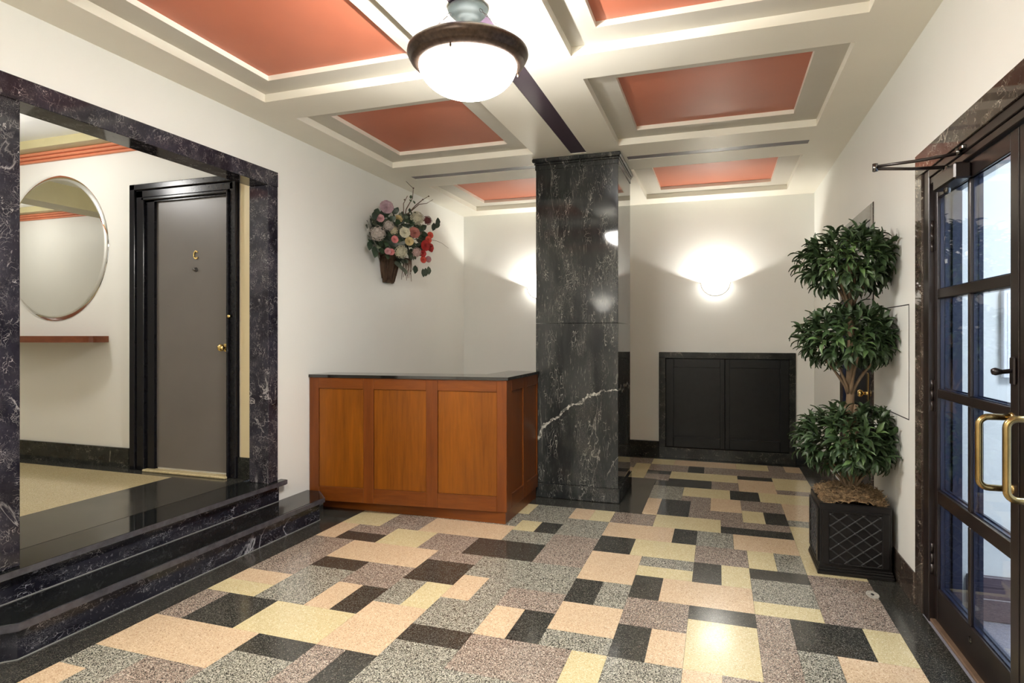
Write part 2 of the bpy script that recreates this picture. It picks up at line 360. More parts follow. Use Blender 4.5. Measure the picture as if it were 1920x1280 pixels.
def thing(name, loc, label=None, cat=None, group=None, kind=None):
    o = bpy.data.objects.new(name, None); COL.objects.link(o); o.location = loc; o.empty_display_size = .05
    return tag(o, label, cat, group, kind)
def copy_tree(o, parent=None):
    c = o.copy(); COL.objects.link(c); c.parent = parent
    for ch in list(o.children): copy_tree(ch, c)
    return c

# ------------------------------------------------------------------ key dimensions (metres)
XL, XR, YB, YF, ZC = -3.0, 0.935, 7.0, -1.35, 2.825
HZ = 0.315                                   # raised hall floor

# ------------------------------------------------------------------ floor
fl = MB(); fl.box(XL - .1, XR + .25, YF - .1, YB + .1, -0.10, -0.006)
floor = fl.build('floor', M['border']); tag(floor, 'lobby floor of patchwork terrazzo blocks in a dark border', kind='structure')
X0, SX, Y0, SY = -2.588, 0.153 / 2, 1.80, 0.1543 / 2
T = [('P',0,12,4,14),('Y',0,10,4,12),('M',0,6,2,10),('K',2,6,6,10),('P',0,2,8,6),('Y',6,6,12,10),('K',8,4,12,6),('G',0,0,4,2),('P',4,18,12,22),('K',2,22,6,24),('M',4,26,8,30),('M',2,24,6,26),('Y',6,22,10,26),('Y',0,26,4,30),('P',0,22,2,26),('M',0,18,4,22),('K',4,16,8,18),('P',8,26,16,30),('M',10,22,14,26),('K',14,22,20,26),('G',16,26,20,29),('Y',16,29,18,32),('K',18,29,20,32),('G',16,34,20,38),('Y',15,34,16,38),('P',20,34,22,38),('Y',22,34,24,38),('M',24,34,28,38),('P',24,30,30,34),('K',24,26,27,30),('P',24,20,28,26),('K',24,16,26,20),('G',26,16,28,20),('Y',27,26,32,30),('G',28,24,32,26),('Y',28,22,32,24),('K',28,18,30,22),('P',24,12,28,16),('K',22,10,24,14),('P',20,10,22,14),('G',24,10,28,12),('P',8,10,10,14),('K',10,10,12,14),('M',8,14,12,18),('G',12,12,14,16),('Y',14,12,16,16),('K',12,16,16,20),('P',16,14,18,18),('P',12,6,16,12),('G',16,10,20,14),('K',16,8,20,10),('K',28,10,30,14),('M',28,14,32,18),('P',30,18,36,22),('P',30,10,32,14),('K',32,16,36,18),('Y',32,10,36,16),('K',32,22,34,26),('Y',34,22,36,26),('M',36,14,38,18),('K',38,14,42,18),('Y',36,18,40,20),('Y',42,14,44,18),('M',40,18,44,26),('K',36,24,40,26),('G',36,20,40,24),('Y',40,26,44,38),('P',35,30,40,34),('Y',36,26,38,30),('G',38,26,40,30),('M',32,26,36,30),('G',32,30,35,34),('K',30,30,32,34),('K',34,34,40,36),('M',34,36,40,38),('Y',28,34,34,38),('M',31,38,36,41),('Y',36,38,38,42),('K',38,38,40,42),('M',36,42,40,46),('P',26,38,28,44),('K',28,38,31,44),('M',31,41,33,46),('P',33,41,36,46),('Y',30,46,35,50),('K',35,46,38,50),('P',36,50,40,56),('K',36,56,40,58),('M',33,50,36,54),('K',28,50,33,54),('Y',28,54,36,58),('M',32,58,44,62),('K',30,58,32,62),('M',25,58,30,62),('Y',25,62,28,66),('P',28,62,36,66),('Y',36,62,40,66),('M',40,62,42,66),('P',42,62,44,66),('Y',23,51,25,58),('K',25,56,28,58),('M',25,50,28,56),('G',26,44,30,50),
 ('M',30,44,31,46),('Y',38,46,44,50),('M',40,50,44,52),('Y',40,52,44,58),('P',40,40,44,46),('G',40,38,44,40),('Y',23,58,25,62),('M',19,62,25,66),
 ('G',20,29,24,34),('M',20,22,24,29),('G',20,17,24,22),('M',20,14,24,17),('M',12,20,16,22),('G',16,18,20,22),('G',18,14,20,18),('G',18,32,20,34),('G',15,30,16,34),('G',16,32,18,34),
 ('M',0,14,4,18),('G',4,14,8,16),('G',4,10,8,14),('G',8,0,12,4),('M',12,0,14,6),('K',14,0,16,6),('G',16,0,20,8),('M',20,6,24,10),('M',24,6,26,10),('G',20,2,26,6),('Y',26,4,28,10),
 ('G',28,4,32,10),('P',32,6,34,10),('M',34,6,36,10),('G',38,8,40,14),('M',36,8,38,14),('P',40,8,44,14),('M',4,-2,8,2),('P',0,-4,2,0),('G',2,-4,4,0)]
occ = [[False] * 44 for _ in range(112)]      # row index + 46
OFF = 46
tiles = []
for c_, a, b_, d, e in T:
    tiles.append((c_, a, b_, d, e))
    for y in range(b_, e):
        for x in range(a, d): occ[y + OFF][x] = True
rnd = random.Random(5)
for y in range(-40, 66):
    for x in range(44):
        if occ[y + OFF][x]: continue
        wd = 0; mw = rnd.choice([2, 4, 4, 6]); mh = rnd.choice([2, 4, 4])
        while wd < mw and x + wd < 44 and not occ[y + OFF][x + wd]: wd += 1
        ht = 1
        while ht < mh and y + ht < 66 and all(not occ[y + ht + OFF][x + k] for k in range(wd)): ht += 1
        for yy in range(y, y + ht):
            for k in range(wd): occ[yy + OFF][x + k] = True
        if y >= 34 and x < 17: cc = rnd.choice('GMPYK')
        elif -6 <= y < 34: cc = rnd.choice('GM')
        else: cc = rnd.choice('GGMPPYYK')
        tiles.append((cc, x, y, x + wd, y + ht))
PB = (-1.60, -0.556, 4.70, 5.90)              # dark border round the pillar
mesh_cache = {}
for c_, a, b_, d, e in tiles:
    x0, x1, y0, y1 = X0 + a * SX, X0 + d * SX, Y0 + b_ * SY, Y0 + e * SY
    y1 = min(y1, 6.87)
    parts = [(x0, x1, y0, y1)]
    if x0 < PB[1] and x1 > PB[0] and y0 < PB[3] and y1 > PB[2]:   # cut round the pillar border
        parts = []
        if y0 < PB[2] - .01: parts.append((x0, x1, y0, PB[2]))
        if y1 > PB[3] + .01: parts.append((x0, x1, PB[3], y1))
        ya, yb = max(y0, PB[2]), min(y1, PB[3])
        if x0 < PB[0] - .01: parts.append((x0, PB[0], ya, yb))
        if x1 > PB[1] + .01: parts.append((PB[1], x1, ya, yb))
        parts.sort(key=lambda q: -(q[1] - q[0]) * (q[3] - q[2])); parts = parts[:1]
    for (u0, u1, v0, v1) in parts:
        g = 0.0006
        MB().box(u0 + g, u1 - g, v0 + g, v1 - g, -0.006, 0.0).build('terrazzo_tile', M[c_], floor)
# border strips, flush with the tiles
YT = 6.87
b_ = MB(); b_.box(X0 + 44 * SX + .0006, XR, YF, YB, -0.006, 0); b_.build('border_strip', M['border'], floor)
b_ = MB(); b_.box(XL, X0 + 44 * SX, YT + .0006, YB, -0.006, 0); b_.build('border_strip', M['border'], floor)
b_ = MB(); b_.box(XL, X0 - .0006, YF, YT, -0.006, 0); b_.build('border_strip', M['border'], floor)
b_ = MB(); b_.box(PB[0], PB[1] - .001, PB[2] + .001, PB[3], -0.006, 0.0); b_.build('border_strip', M['border'], floor)
# oval floor plate by the planter
pl = thing('floor_plate', (0.758, 3.62, 0.0), 'small worn oval metal floor plate near the planter', 'floor plate')
q = MB(); q.prism([(.758 + .030 * math.cos(t * math.pi / 12), 3.62 + .050 * math.sin(t * math.pi / 12)) for t in range(24)], 0.0003, 0.0025); q.build('plate', plain('worn_pale_metal', (0.55, 0.53, 0.47), 0.4, .3, .3, 60), pl)
q = MB(); q.prism([(.758 + .008 * math.cos(t * math.pi / 8), 3.62 + .014 * math.sin(t * math.pi / 8)) for t in range(16)], 0.0025, 0.0035); q.build('socket', M['gapdark'], pl)

# ------------------------------------------------------------------ walls
wl = MB()
OY0, OY1, OZ = 1.88, 3.52, 2.42               # masonry opening to the raised hall
wl.box(XL - .14, XL, YF, OY0, 0, 2.95); wl.box(XL - .14, XL, OY1, YB, 0, 2.95); wl.box(XL - .14, XL, OY0, OY1, OZ, 2.95)
tag(wl.build('wall_left', M['wall']), 'cream left wall with the marble framed opening', kind='structure')
wb = MB(); wb.box(XL - .14, XR + .14, YB, YB + .12, 0, 2.95); tag(wb.build('wall_back', M['wall']), 'cream back wall with two lit sconces', kind='structure')
wf = MB(); wf.box(XL - .14, XR + .14, YF - .12, YF, 0, 2.95); tag(wf.build('wall_front', M['wall']), 'cream wall behind the viewer', kind='structure')
wr = MB(); WT = .12
DY0, DY1, DZ = 1.55, 3.50, 2.16               # opening of the glazed doors
SY0, SY1, SZ = 4.48, 5.50, 2.15               # opening of the small dark door
wr.box(XR, XR + WT, YF, DY0, 0, 2.95); wr.box(XR, XR + WT, DY1, SY0, 0, 2.95); wr.box(XR, XR + WT, SY1, YB, 0, 2.95)
wr.box(XR, XR + WT, DY0, DY1, DZ, 2.95); wr.box(XR, XR + WT, SY0, SY1, SZ, 2.95)
tag(wr.build('wall_right', M['wall']), 'cream right wall with the glazed doors', kind='structure')

# ------------------------------------------------------------------ ceiling with coffers
CX = [(-2.72, -1.43), (-0.74, 0.65)]; CY = [(-1.02, 0.03), (0.33, 1.57), (1.91, 3.165), (3.465, 4.765), (5.49, 6.73)]
D1, D2, INS = 0.050, 0.030, 0.163
holes = [(x[0], x[1], y[0], y[1]) for x in CX for y in CY]
STR = [(-1.137, -1.010, YF + .3, 4.86), (-2.715, -1.50, 5.085, 5.185), (-0.722, 0.648, 5.085, 5.185)]
SD = 0.003
def holed(mb, x0, x1, y0, y1, hs, z, mi=0):
    xs = sorted({x0, x1, *[h[0] for h in hs], *[h[1] for h in hs]}); ys = sorted({y0, y1, *[h[2] for h in hs], *[h[3] for h in hs]})
    for i in range(len(xs) - 1):
        for j in range(len(ys) - 1):
            mx_, my_ = (xs[i] + xs[i + 1]) / 2, (ys[j] + ys[j + 1]) / 2
            if any(h[0] < mx_ < h[1] and h[2] < my_ < h[3] for h in hs): continue
            mb.add([(xs[i], ys[j], z), (xs[i + 1], ys[j], z), (xs[i + 1], ys[j + 1], z), (xs[i], ys[j + 1], z)], [(0, 3, 2, 1)], mi)
def sides(mb, r, z0, z1, mi=0):
    a, b, c, d = r; p = [(a, c), (b, c), (b, d), (a, d)]
    for i in range(4):
        q0, q1 = p[i], p[(i + 1) % 4]; mb.add([(*q0, z0), (*q1, z0), (*q1, z1), (*q0, z1)], [(0, 1, 2, 3)], mi)
cb = MB(); holed(cb, XL, XR, YF, YB, holes + STR, ZC)
for h_ in holes: sides(cb, h_, ZC, ZC + D1)
for s_ in STR: sides(cb, s_, ZC, ZC + SD)
cb.box(XL - .14, XR + .14, YF - .1, YB + .1, ZC + .11, ZC + .2)
ceiling = cb.build('ceiling', M['ceil']); tag(ceiling, 'cream coffered ceiling with terracotta panels', kind='structure')
for h_ in holes:
    r = (h_[0] + INS, h_[1] - INS, h_[2] + INS, h_[3] - INS)
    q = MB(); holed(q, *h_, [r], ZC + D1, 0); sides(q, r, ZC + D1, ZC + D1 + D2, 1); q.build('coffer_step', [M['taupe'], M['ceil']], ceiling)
    q = MB(); q.box(*r, ZC + D1 + D2, ZC + D1 + D2 + .015); q.build('coffer_panel', M['terracotta'], ceiling)
for s_ in STR:
    q = MB(); q.box(*s_, ZC + SD, ZC + SD + .01); q.build('ceiling_stripe', M['plum'], ceiling)

# ------------------------------------------------------------------ raised hall behind the opening
HX0 = -9.6; HW = 3.58; HB = 1.80
hf = MB(); hf.box(HX0, XL - .14, HB, HW, HZ - .1, HZ - .004); hf.box(XL - .14, XL, OY0, OY1, HZ - .1, HZ - .004); hall = hf.build('floor', M['border']); tag(hall, 'raised hall floor beyond the marble frame', kind='structure')
q = MB(); q.box(HX0 + .1, -3.79, HB + .14, HW - .14, HZ - .004, HZ); q.build('terrazzo_field', M['hall_tan'], hall)
q = MB(); holed(q, HX0, -3.20, HB, HW, [(HX0 + .1, -3.79, HB + .14, HW - .14)], HZ); q.build('border_strip', M['border'], hall)
hw = MB(); hw.box(HX0, -3.14, HW, HW + .1, HZ, 3.2); tag(hw.build('wall_hall_far', M['hallwall']), 'cream hall wall with the round mirror', kind='structure')
q = MB(); q.box(HX0, -3.14, HB - .1, HB, HZ, 3.2); tag(q.build('wall_hall_near', M['hallwall']), 'hall wall facing the mirror', kind='structure')
q = MB(); q.box(HX0 - .1, HX0, HB, HW, HZ, 3.2); tag(q.build('wall_hall_end', M['hallwall']), 'end wall of the hall', kind='structure')
q = MB(); q.box(HX0, -3.14, HB, HW, 2.92, 3.2); hc = q.build('ceiling', M['white']); tag(hc, 'white ceiling of the raised hall', kind='structure')
q = MB(); q.box(HX0, -3.14, HW - .16, HW, 2.855, 2.93); q.box(HX0, -3.14, HB, HB + .16, 2.855, 2.93); q.box(-3.30, -3.14, HB, HW, 2.855, 2.93); q.box(-6.75, -6.45, HB, HW, 2.70, 2.93); q.build('beam', M['olive'], hc)
q = MB()
for sg, yy in ((-1, HW), (1, HB)):
    for k, (dp, z0, z1) in enumerate(((.022, 2.790, 2.812), (.046, 2.812, 2.834), (.070, 2.834, 2.855))):
        q.bbox(HX0, -3.14, yy, yy + sg * dp, z0, z1, .006)
tag(q.build('trim_1', M['cornice']), 'stepped terracotta cornice in the hall', kind='structure')
q = MB(); q.box(HX0, -4.365, HW - .018, HW, HZ, HZ + .155); q.box(-3.30, -3.14, HW - .018, HW, HZ, HZ + .155); tag(q.build('baseboard_hall', M['marble_back']), 'black hall skirting', kind='structure')
q = MB(); q.box(-3.285, -3.14, HW - .012, HW - .0005, HZ + .155, 2.6); tag(q.build('trim_2', M['yellowwall']), 'narrow pale yellow wall strip beside the door', kind='structure')

# marble frame of the opening
q = MB()
fr_ = thing('trim_3', (XL, 2.7, HZ), 'black veined marble frame round the hall opening', kind='structure')
def part(mb, name, mat, par, label=None): return mb.build(name, mat, par, label=label)
part(MB().bbox(XL - .145, XL + .022, 1.80, 3.60, 2.405, 2.512, .003), 'lintel', M['marble'], fr_)
part(MB().bbox(XL - .145, XL + .020, 3.50, 3.60, HZ, 2.4045, .003), 'jamb', M['marble'], fr_)
part(MB().bbox(XL - .145, XL + .020, 1.80, 1.90, HZ, 2.4045, .003), 'jamb', M['marble'], fr_)
# steps
st = thing('entry_steps', (XL, 2.7, 0), 'two polished black marble steps up to the hall opening', kind='structure')
part(MB().box(-3.06, -2.985, 1.78, 3.615, 0.165, HZ - .032), 'riser', M['marble_step'], st)
nose = [(-3.205, 1.72), (-2.955, 1.72), (-2.945, 1.73), (-2.945, 3.645), (-2.955, 3.655), (-3.0, 3.655), (-3.0, 3.50), (-3.205, 3.50)]
part(MB().prism([(-3.205, 1.90), (-3.0, 1.90), (-3.0, 1.74), (-2.955, 1.74), (-2.945, 1.75), (-2.945, 3.645), (-2.955, 3.655), (-2.999, 3.655), (-2.999, 3.50), (-3.205, 3.50)], HZ - .034, HZ), 'tread', M['tread'], st)
lo = [(-2.999, 1.52), (-2.767, 1.753), (-2.767, 3.787), (-2.93, 3.95), (-2.999, 3.95)]
part(MB().prism(lo, 0.0, 0.130), 'riser', M['marble_step'], st)
lt = [(-2.999, 1.47), (-2.733, 1.737), (-2.733, 3.803), (-2.896, 3.966), (-2.999, 3.966)]
t2 = MB(); t2.prism(lt, .134, .158); t2.prism([(-2.999, 1.485), (-2.745, 1.742), (-2.745, 3.798), (-2.90, 3.953), (-2.999, 3.953)], .128, .164); part(t2, 'tread', M['tread'], st)
q = MB(); np_ = [(0.0, -.016), (.010, -.013), (.016, -.006), (.017, 0), (.016, .006), (.010, .012), (0, .014), (-.012, .0145), (-.012, -.016)]
np_ = [(-a, b) for a, b in np_]
def nosing(path, z): q = MB(); q.profile([(a, b) for a, b in np_], [(x, y, z) for x, y in path], smooth=False); return q
part(nosing([(-2.999, 1.480), (-2.744, 1.741), (-2.744, 3.799), (-2.90, 3.955)], .148), 'nosing', M['nose'], st)
part(nosing([(-2.956, 1.745), (-2.956, 3.656)], HZ - .016), 'nosing', M['nose'], st)
q = MB(); q.profile([(-.004, 0.0005), (-.004, .004), (.004, .004), (.004, .0005)], [(-2.99, 1.527, 0), (-2.765, 1.752, 0), (-2.765, 3.788, 0), (-2.93, 3.953, 0)]); part(q, 'grout_line', M['grout'], st)
q = MB(); q.box(-2.986, -2.981, 1.78, 3.615, .164, .168); part(q, 'grout_line', M['grout'], st)

# hall door marked C
d1 = thing('door_1', (-3.73, HW, HZ), 'taupe grey flat door with a brass letter C in a black casing', kind='structure')
q = MB(); q.box(-4.085, -3.395, HW - .008, HW + .02, HZ + .03, 2.372); part(q, 'door_leaf', M['greydoor'], d1)
cx0, cx1, cz = -4.325, -3.30, 2.515
q = MB()     # moulded casing: stepped boards
for (o_, i_, dp) in ((0, .055, .045), (.055, .125, .032), (.125, .155, .05)):
    q.bbox(cx0 + o_, cx0 + i_, HW - dp, HW, HZ, cz - o_ * .85, .004)
    q.bbox(cx1 - i_ * .52, cx1 - o_ * .52, HW - dp, HW, HZ, cz - o_ * .85, .004)
    q.bbox(cx0 + o_, cx1 - o_ * .52, HW - dp, HW, cz - i_ * .85, cz - o_ * .85, .006)
part(q, 'casing', M['blackp'], d1)
q = MB(); q.box(cx0 + .155, -4.085, HW - .03, HW, HZ, 2.40); q.box(-3.395, cx1 - .075, HW - .03, HW, HZ, 2.40); q.box(-4.17, -3.375, HW - .03, HW, 2.372, 2.40)
part(q, 'frame', M['blackp'], d1)
part(MB().bbox(-4.16, -3.37, HW - .075, HW, HZ, HZ + .018, .005), 'threshold', M['hall_tan'], d1)
cu = bpy.data.curves.new('letter', 'FONT'); cu.body = 'C'; cu.size = 0.088; cu.extrude = 0.003; cu.bevel_depth = 0.0012; cu.align_x = 'CENTER'; cu.align_y = 'CENTER'
lo_ = bpy.data.objects.new('letter', cu); COL.objects.link(lo_); dg = bpy.context.evaluated_depsgraph_get(); me = bpy.data.meshes.new_from_object(lo_.evaluated_get(dg)); bpy.data.objects.remove(lo_)
me.materials.clear(); me.materials.append(M['brightbrass']); lo_ = bpy.data.objects.new('letter', me); COL.objects.link(lo_); lo_.parent = d1
lo_.rotation_euler = (R(90), 0, 0); lo_.scale = (.72, 1, 1); lo_.location = Vector((-3.70, HW - .012, 1.948)) - d1.location; lo_['label'] = 'brass letter C'
q = MB(); q.lathe([(0.0, 0.022), (.010, .022), (.012, .018), (.016, .006), (.018, 0)], (-3.70, HW - .008, 1.842), 20, mtx=Matrix.Rotation(R(90), 3, 'X')); part(q, 'peephole', M['chrome'], d1, 'round peephole')
q = MB(); q.lathe([(0.0, 0.062), (.018, .060), (.027, .048), (.027, .040), (.012, .028), (.010, .012), (.026, .008), (.030, 0)], (-3.425, HW - .008, 1.262), 24, mtx=Matrix.Rotation(R(90), 3, 'X')); part(q, 'door_knob', M['brightbrass'], d1, 'polished brass knob')
q = MB(); q.lathe([(0.0, 0.016), (.010, .014), (.013, 0)], (-3.352, HW - .045, 1.49), 14, mtx=Matrix.Rotation(R(90), 3, 'X')); part(q, 'bell_push', M['brightbrass'], d1)

# round mirror and bow-fronted shelf
mr = thing('wall_mirror', (-5.195, HW, 2.07), 'large frameless round mirror on the hall wall above the shelf', 'mirror')
rx = Matrix.Rotation(R(90), 3, 'X'); mc = (-5.195, HW, 2.07)
q = MB(); q.lathe([(0, .0115), (.562, .0115)], mc, 96, mtx=rx); part(q, 'mirror_glass', M['silver'], mr)
q = MB(); q.lathe([(.562, .0115), (.598, .006), (.600, .0)], mc, 96, mtx=rx); part(q, 'bevelled_rim', M['bevelglass'], mr)
q = MB(); n_ = 24
arc = [(-5.195 + .60 * math.cos(t), HW - .10 - .19 * math.sin(t) ** 1.0) for t in [math.pi * k / n_ for k in range(n_ + 1)]]
q.prism([(-4.595, HW - .001)] + arc + [(-5.795, HW - .001)], 1.297, 1.347)
tag(q.build('wall_shelf', M['woodsh'], origin=(-5.195, HW, 1.297)), 'dark cherry bow-fronted shelf on the hall wall under the round mirror', 'shelf')
ro = bpy.data.objects['wall_shelf']

# hall ceiling lamp body
hl = thing('ceiling_light', (-4.9, 2.55, 2.92), 'flush round ceiling light inside the raised hall', 'ceiling light')
q = MB(); q.lathe([(0, -.06), (.2, -.055), (.26, -.03), (.27, 0)], (-4.9, 2.55, 2.92), 32); part(q, 'diffuser', emis('lit_hall_diffuser', (1, .95, .86), 5), hl)
h2 = copy_tree(hl); h2.location = (-7.9, 2.55, 2.92); h2['label'] = 'added flush round ceiling light to brighten the far end of the raised hall'; hl['group'] = h2['group'] = 'flush hall ceiling lights'  # invented second fixture, lights the depth of the hall

# ------------------------------------------------------------------ skirting of the lobby
q = MB(); q.bbox(-1.6, -.632, YB - .022, YB, 0, .175, .004); q.bbox(-2.99, -1.6, YB - .022, YB, 0, .175, .004); q.bbox(.76, XR, YB - .022, YB, 0, .175, .004)
tag(q.build('baseboard_back', M['marble_back']), 'black marble skirting of the back wall', kind='structure')
q = MB(); q.bbox(XR - .012, XR, 3.55, 4.425, 0, .163, .004); q.bbox(XR - .012, XR, 5.56, YB - .022, 0, .163, .004); q.bbox(XR - .012, XR, YF, 1.44, 0, .163, .004)
tag(q.build('baseboard_right', M['marble_head']), 'dark marble skirting of the right wall', kind='structure')
q = MB(); q.bbox(XL, XL + .02, 4.3, YB - .022, 0, .17, .004); q.bbox(XL, XL + .02, YF, 1.5, 0, .17, .004)
tag(q.build('baseboard_left', M['marble_back']), 'black marble skirting of the left wall', kind='structure')

# ------------------------------------------------------------------ marble pillar
px0, px1, py0, py1 = -1.457, -0.768, 4.935, 5.633
pr_ = thing('marble_pillar', ((px0 + px1) / 2, (py0 + py1) / 2, 0), 'square black veined marble pillar beside the wooden counter', 'pillar')
part(MB().bbox(px0, px1, py0, py1, .118, 1.4515, .002), 'lower_slab', M['pillar'], pr_)
part(MB().bbox(px0, px1, py0, py1, 1.4535, 2.74, .002), 'upper_slab', M['pillar'], pr_)
q = MB(); q.bbox(px0 - .012, px1 + .014, py0 - .016, py1 + .012, 0, .118, .006); part(q, 'plinth', M['pillar'], pr_)
q = MB(); q.bbox(px0 - .006, px1 + .006, py0 - .008, py1 + .006, 2.735, 2.775, .003); q.bbox(px0 - .012, px1 + .012, py0 - .02, py1 + .012, 2.775, 2.79, .004); q.bbox(px0 - .024, px1 + .026, py0 - .045, py1 + .02, 2.79, ZC - .001, .008); part(q, 'capital', M['pillar'], pr_)

# ------------------------------------------------------------------ reception counter
rc = thing('reception_counter', (-2.2, 4.3, 0), 'cherry wood panelled reception counter with a thin black top', 'counter')
FA, FB = Vector((-2.993, 3.972)), Vector((-1.437, 4.128)); U = (FB - FA).normalized(); W_ = Vector((-U.y, U.x)); LEN = (FB - FA).length
def cb_box(a0, a1, d0, d1, z0, z1, ch=.002):     # box in counter-front coordinates: a along, d depth (positive = into the counter)
    m_ = MB(); m_.bbox(a0, a1, d0, d1, z0, z1, ch); m_.v = [(*(FA + U * x + W_ * y), z) for x, y, z in m_.v]; return m_
def aX(X): return (X - FA.x) / U.x
PX = [(-2.915, -2.545), (-2.462, -2.045), (-1.955, -1.510)]
zT, zB, z0c, zc1 = .945, .195, .085, 1.030
part(cb_box(0, LEN, .018, .036, z0c, zc1), 'carcass', M['woodv'], rc)
for a, b_ in PX: part(cb_box(aX(a) + .001, aX(b_) - .001, .008, .018, zB, zT), 'panel', M['woodp'], rc)
ed = [0] + [aX(v) for p in PX for v in p] + [LEN]
for i in range(0, len(ed), 2): part(cb_box(ed[i], ed[i + 1] - .0006, 0, .018, z0c, zc1), 'stile', M['woodv'], rc)
for a, b_ in PX:
    part(cb_box(aX(a), aX(b_), 0.0004, .018, zT, zc1), 'rail', M['woodh'], rc)
    part(cb_box(aX(a), aX(b_), 0.0004, .018, z0c, zB), 'rail', M['woodh'], rc)
q = MB(); q.prism([(-2.97, 4.113), (-1.447, 4.134), (-1.447, 4.90), (-1.50, 4.90), (-1.50, 4.18), (-2.97, 4.16)], 0, z0c); part(q, 'plinth', M['woodh'], rc)
# side (faces right)
sx = -1.437; sy0, sy1 = 4.130, 4.925
part(MB().bbox(sx - .036, sx - .018, sy0 + .01, sy1, z0c, zc1), 'carcass', M['woodv'], rc)
SP = [(4.245, 4.525), (4.620, 4.905)]
for a, b_ in SP: part(MB().bbox(sx - .018, sx - .008, a + .001, b_ - .001, zB, zT), 'panel', M['woodv'], rc)
for a, b_ in ((sy0, 4.245), (4.525, 4.620), (4.905, sy1)): part(MB().bbox(sx - .018, sx, a, b_ - .0006, z0c, zc1, .002), 'stile', M['woodv'], rc)
for a, b_ in SP:
    part(MB().bbox(sx - .018, sx - .0004, a, b_, zT, zc1), 'rail', M['woodh2'], rc); part(MB().bbox(sx - .018, sx - .0004, a, b_, z0c, zB), 'rail', M['woodh2'], rc)
f0, f1 = FA - W_ * .010, FB - W_ * .010 + U * .012
q = MB(); q.prism([(f0.x - .002, f0.y), (f1.x, f1.y), (sx + .012, 4.925), (sx - .26, 4.925), (sx - .26, 4.42), (-2.998, 4.26)], zc1, zc1 + .022); part(q, 'worktop', M['top'], rc)

# ------------------------------------------------------------------ black cupboard in the back wall
bc = thing('wall_cupboard', (.06, YB, 0), 'low black two-door cupboard set in a black marble surround on the back wall', 'cupboard')
ax0, ax1, az = -.632, .757, 1.168
q = MB(); yb = YB - .040
q.bbox(ax0, ax0 + .072, yb, YB, 0, az, .003); q.bbox(ax1 - .062, ax1, yb, YB, 0, az, .003); q.bbox(ax0, ax1, yb - .001, YB, az - .068, az, .003); q.bbox(ax0, ax1, yb - .001, YB, 0, .118, .003)
part(q, 'surround', M['marble_back'], bc)
part(MB().box(ax0 + .06, ax1 - .05, YB - .012, YB - .001, .1, 1.11), 'backing', M['gapdark'], bc)
for a, b_ in ((-.556, .058), (.064, .693)):
    q = MB(); i0, i1 = (a + .083, b_ - .046) if a < 0 else (a + .044, b_ - .086); y0_, y1_ = YB - .036, YB - .013
    q.bbox(a, i0, y0_, y1_, .125, 1.096, .003); q.bbox(i1, b_, y0_, y1_, .125, 1.096, .003); q.bbox(i0, i1, y0_, y1_, 1.002, 1.096, .003); q.bbox(i0, i1, y0_, y1_, .125, .236, .003)
    dr = part(q, 'cupboard_door', M['blackc'], bc)
    MB().box(i0 - .001, i1 + .001, YB - .024, YB - .014, .23, 1.005).build('door_panel', M['blackc'], dr)

# ------------------------------------------------------------------ wall sconces
def sconce(x, y, z, label, face=-1):
    t = thing('wall_sconce', (x, y, z), label, 'wall light', 'half-bowl wall sconces')
    rx_, ry_, rz_ = .143, .135, .135; n, k_ = 28, 10
    q = MB(); vs = []; fs = []
    for i in range(k_ + 1):
        ph = (math.pi / 2) * i / k_
        for j in range(n + 1):
            a = math.pi * j / n
            vs.append((x + rx_ * math.cos(a) * math.cos(ph), y + face * ry_ * math.sin(a) * math.cos(ph) + face * .004, z - rz_ * math.sin(ph)))
    for i in range(k_):
        for j in range(n): fs.append((i * (n + 1) + j, i * (n + 1) + j + 1, (i + 1) * (n + 1) + j + 1, (i + 1) * (n + 1) + j))
    q.add(vs, fs, 0, True); part(q, 'glass_bowl', M['sbowl'], t)
    q = MB(); q.tube([(x + (rx_ + .004) * math.cos(math.pi * j / 30), y + face * .006, z - (rz_ + .004) * math.sin(math.pi * j / 30)) for j in range(31)], .0045, 8); part(q, 'back_rim', M['srim'], t)
    q = MB(); q.tube([(x + rx_ * 1.01 * math.cos(math.pi * j / 30), y + face * (.004 + ry_ * 1.01 * math.sin(math.pi * j / 30)), z - .012) for j in range(31)], .0018, 6); part(q, 'ring', M['srim'], t)
    q = MB(); q.tube([(x + rx_ * .88 * math.cos(math.pi * j / 30), y + face * (.004 + ry_ * .88 * math.sin(math.pi * j / 30)), z - .066) for j in range(31)], .0018, 6); part(q, 'ring', M['srim'], t)
    lamp('sconce_lamp', 'POINT', (0, face * .078, -.052), S_UP, WARM, .012, parent=t)
    return t
sconce(-.036, YB, 1.926, 'lit half-bowl glass sconce above the black cupboard')
sconce(-2.022, YB, 1.932, 'lit half-bowl glass sconce half hidden behind the marble pillar')
sconce(-2.02, YF, 1.926, 'half-bowl sconce on the wall behind the viewer, left one', 1)
sconce(-.036, YF, 1.926, 'half-bowl sconce on the wall behind the viewer, right one', 1)

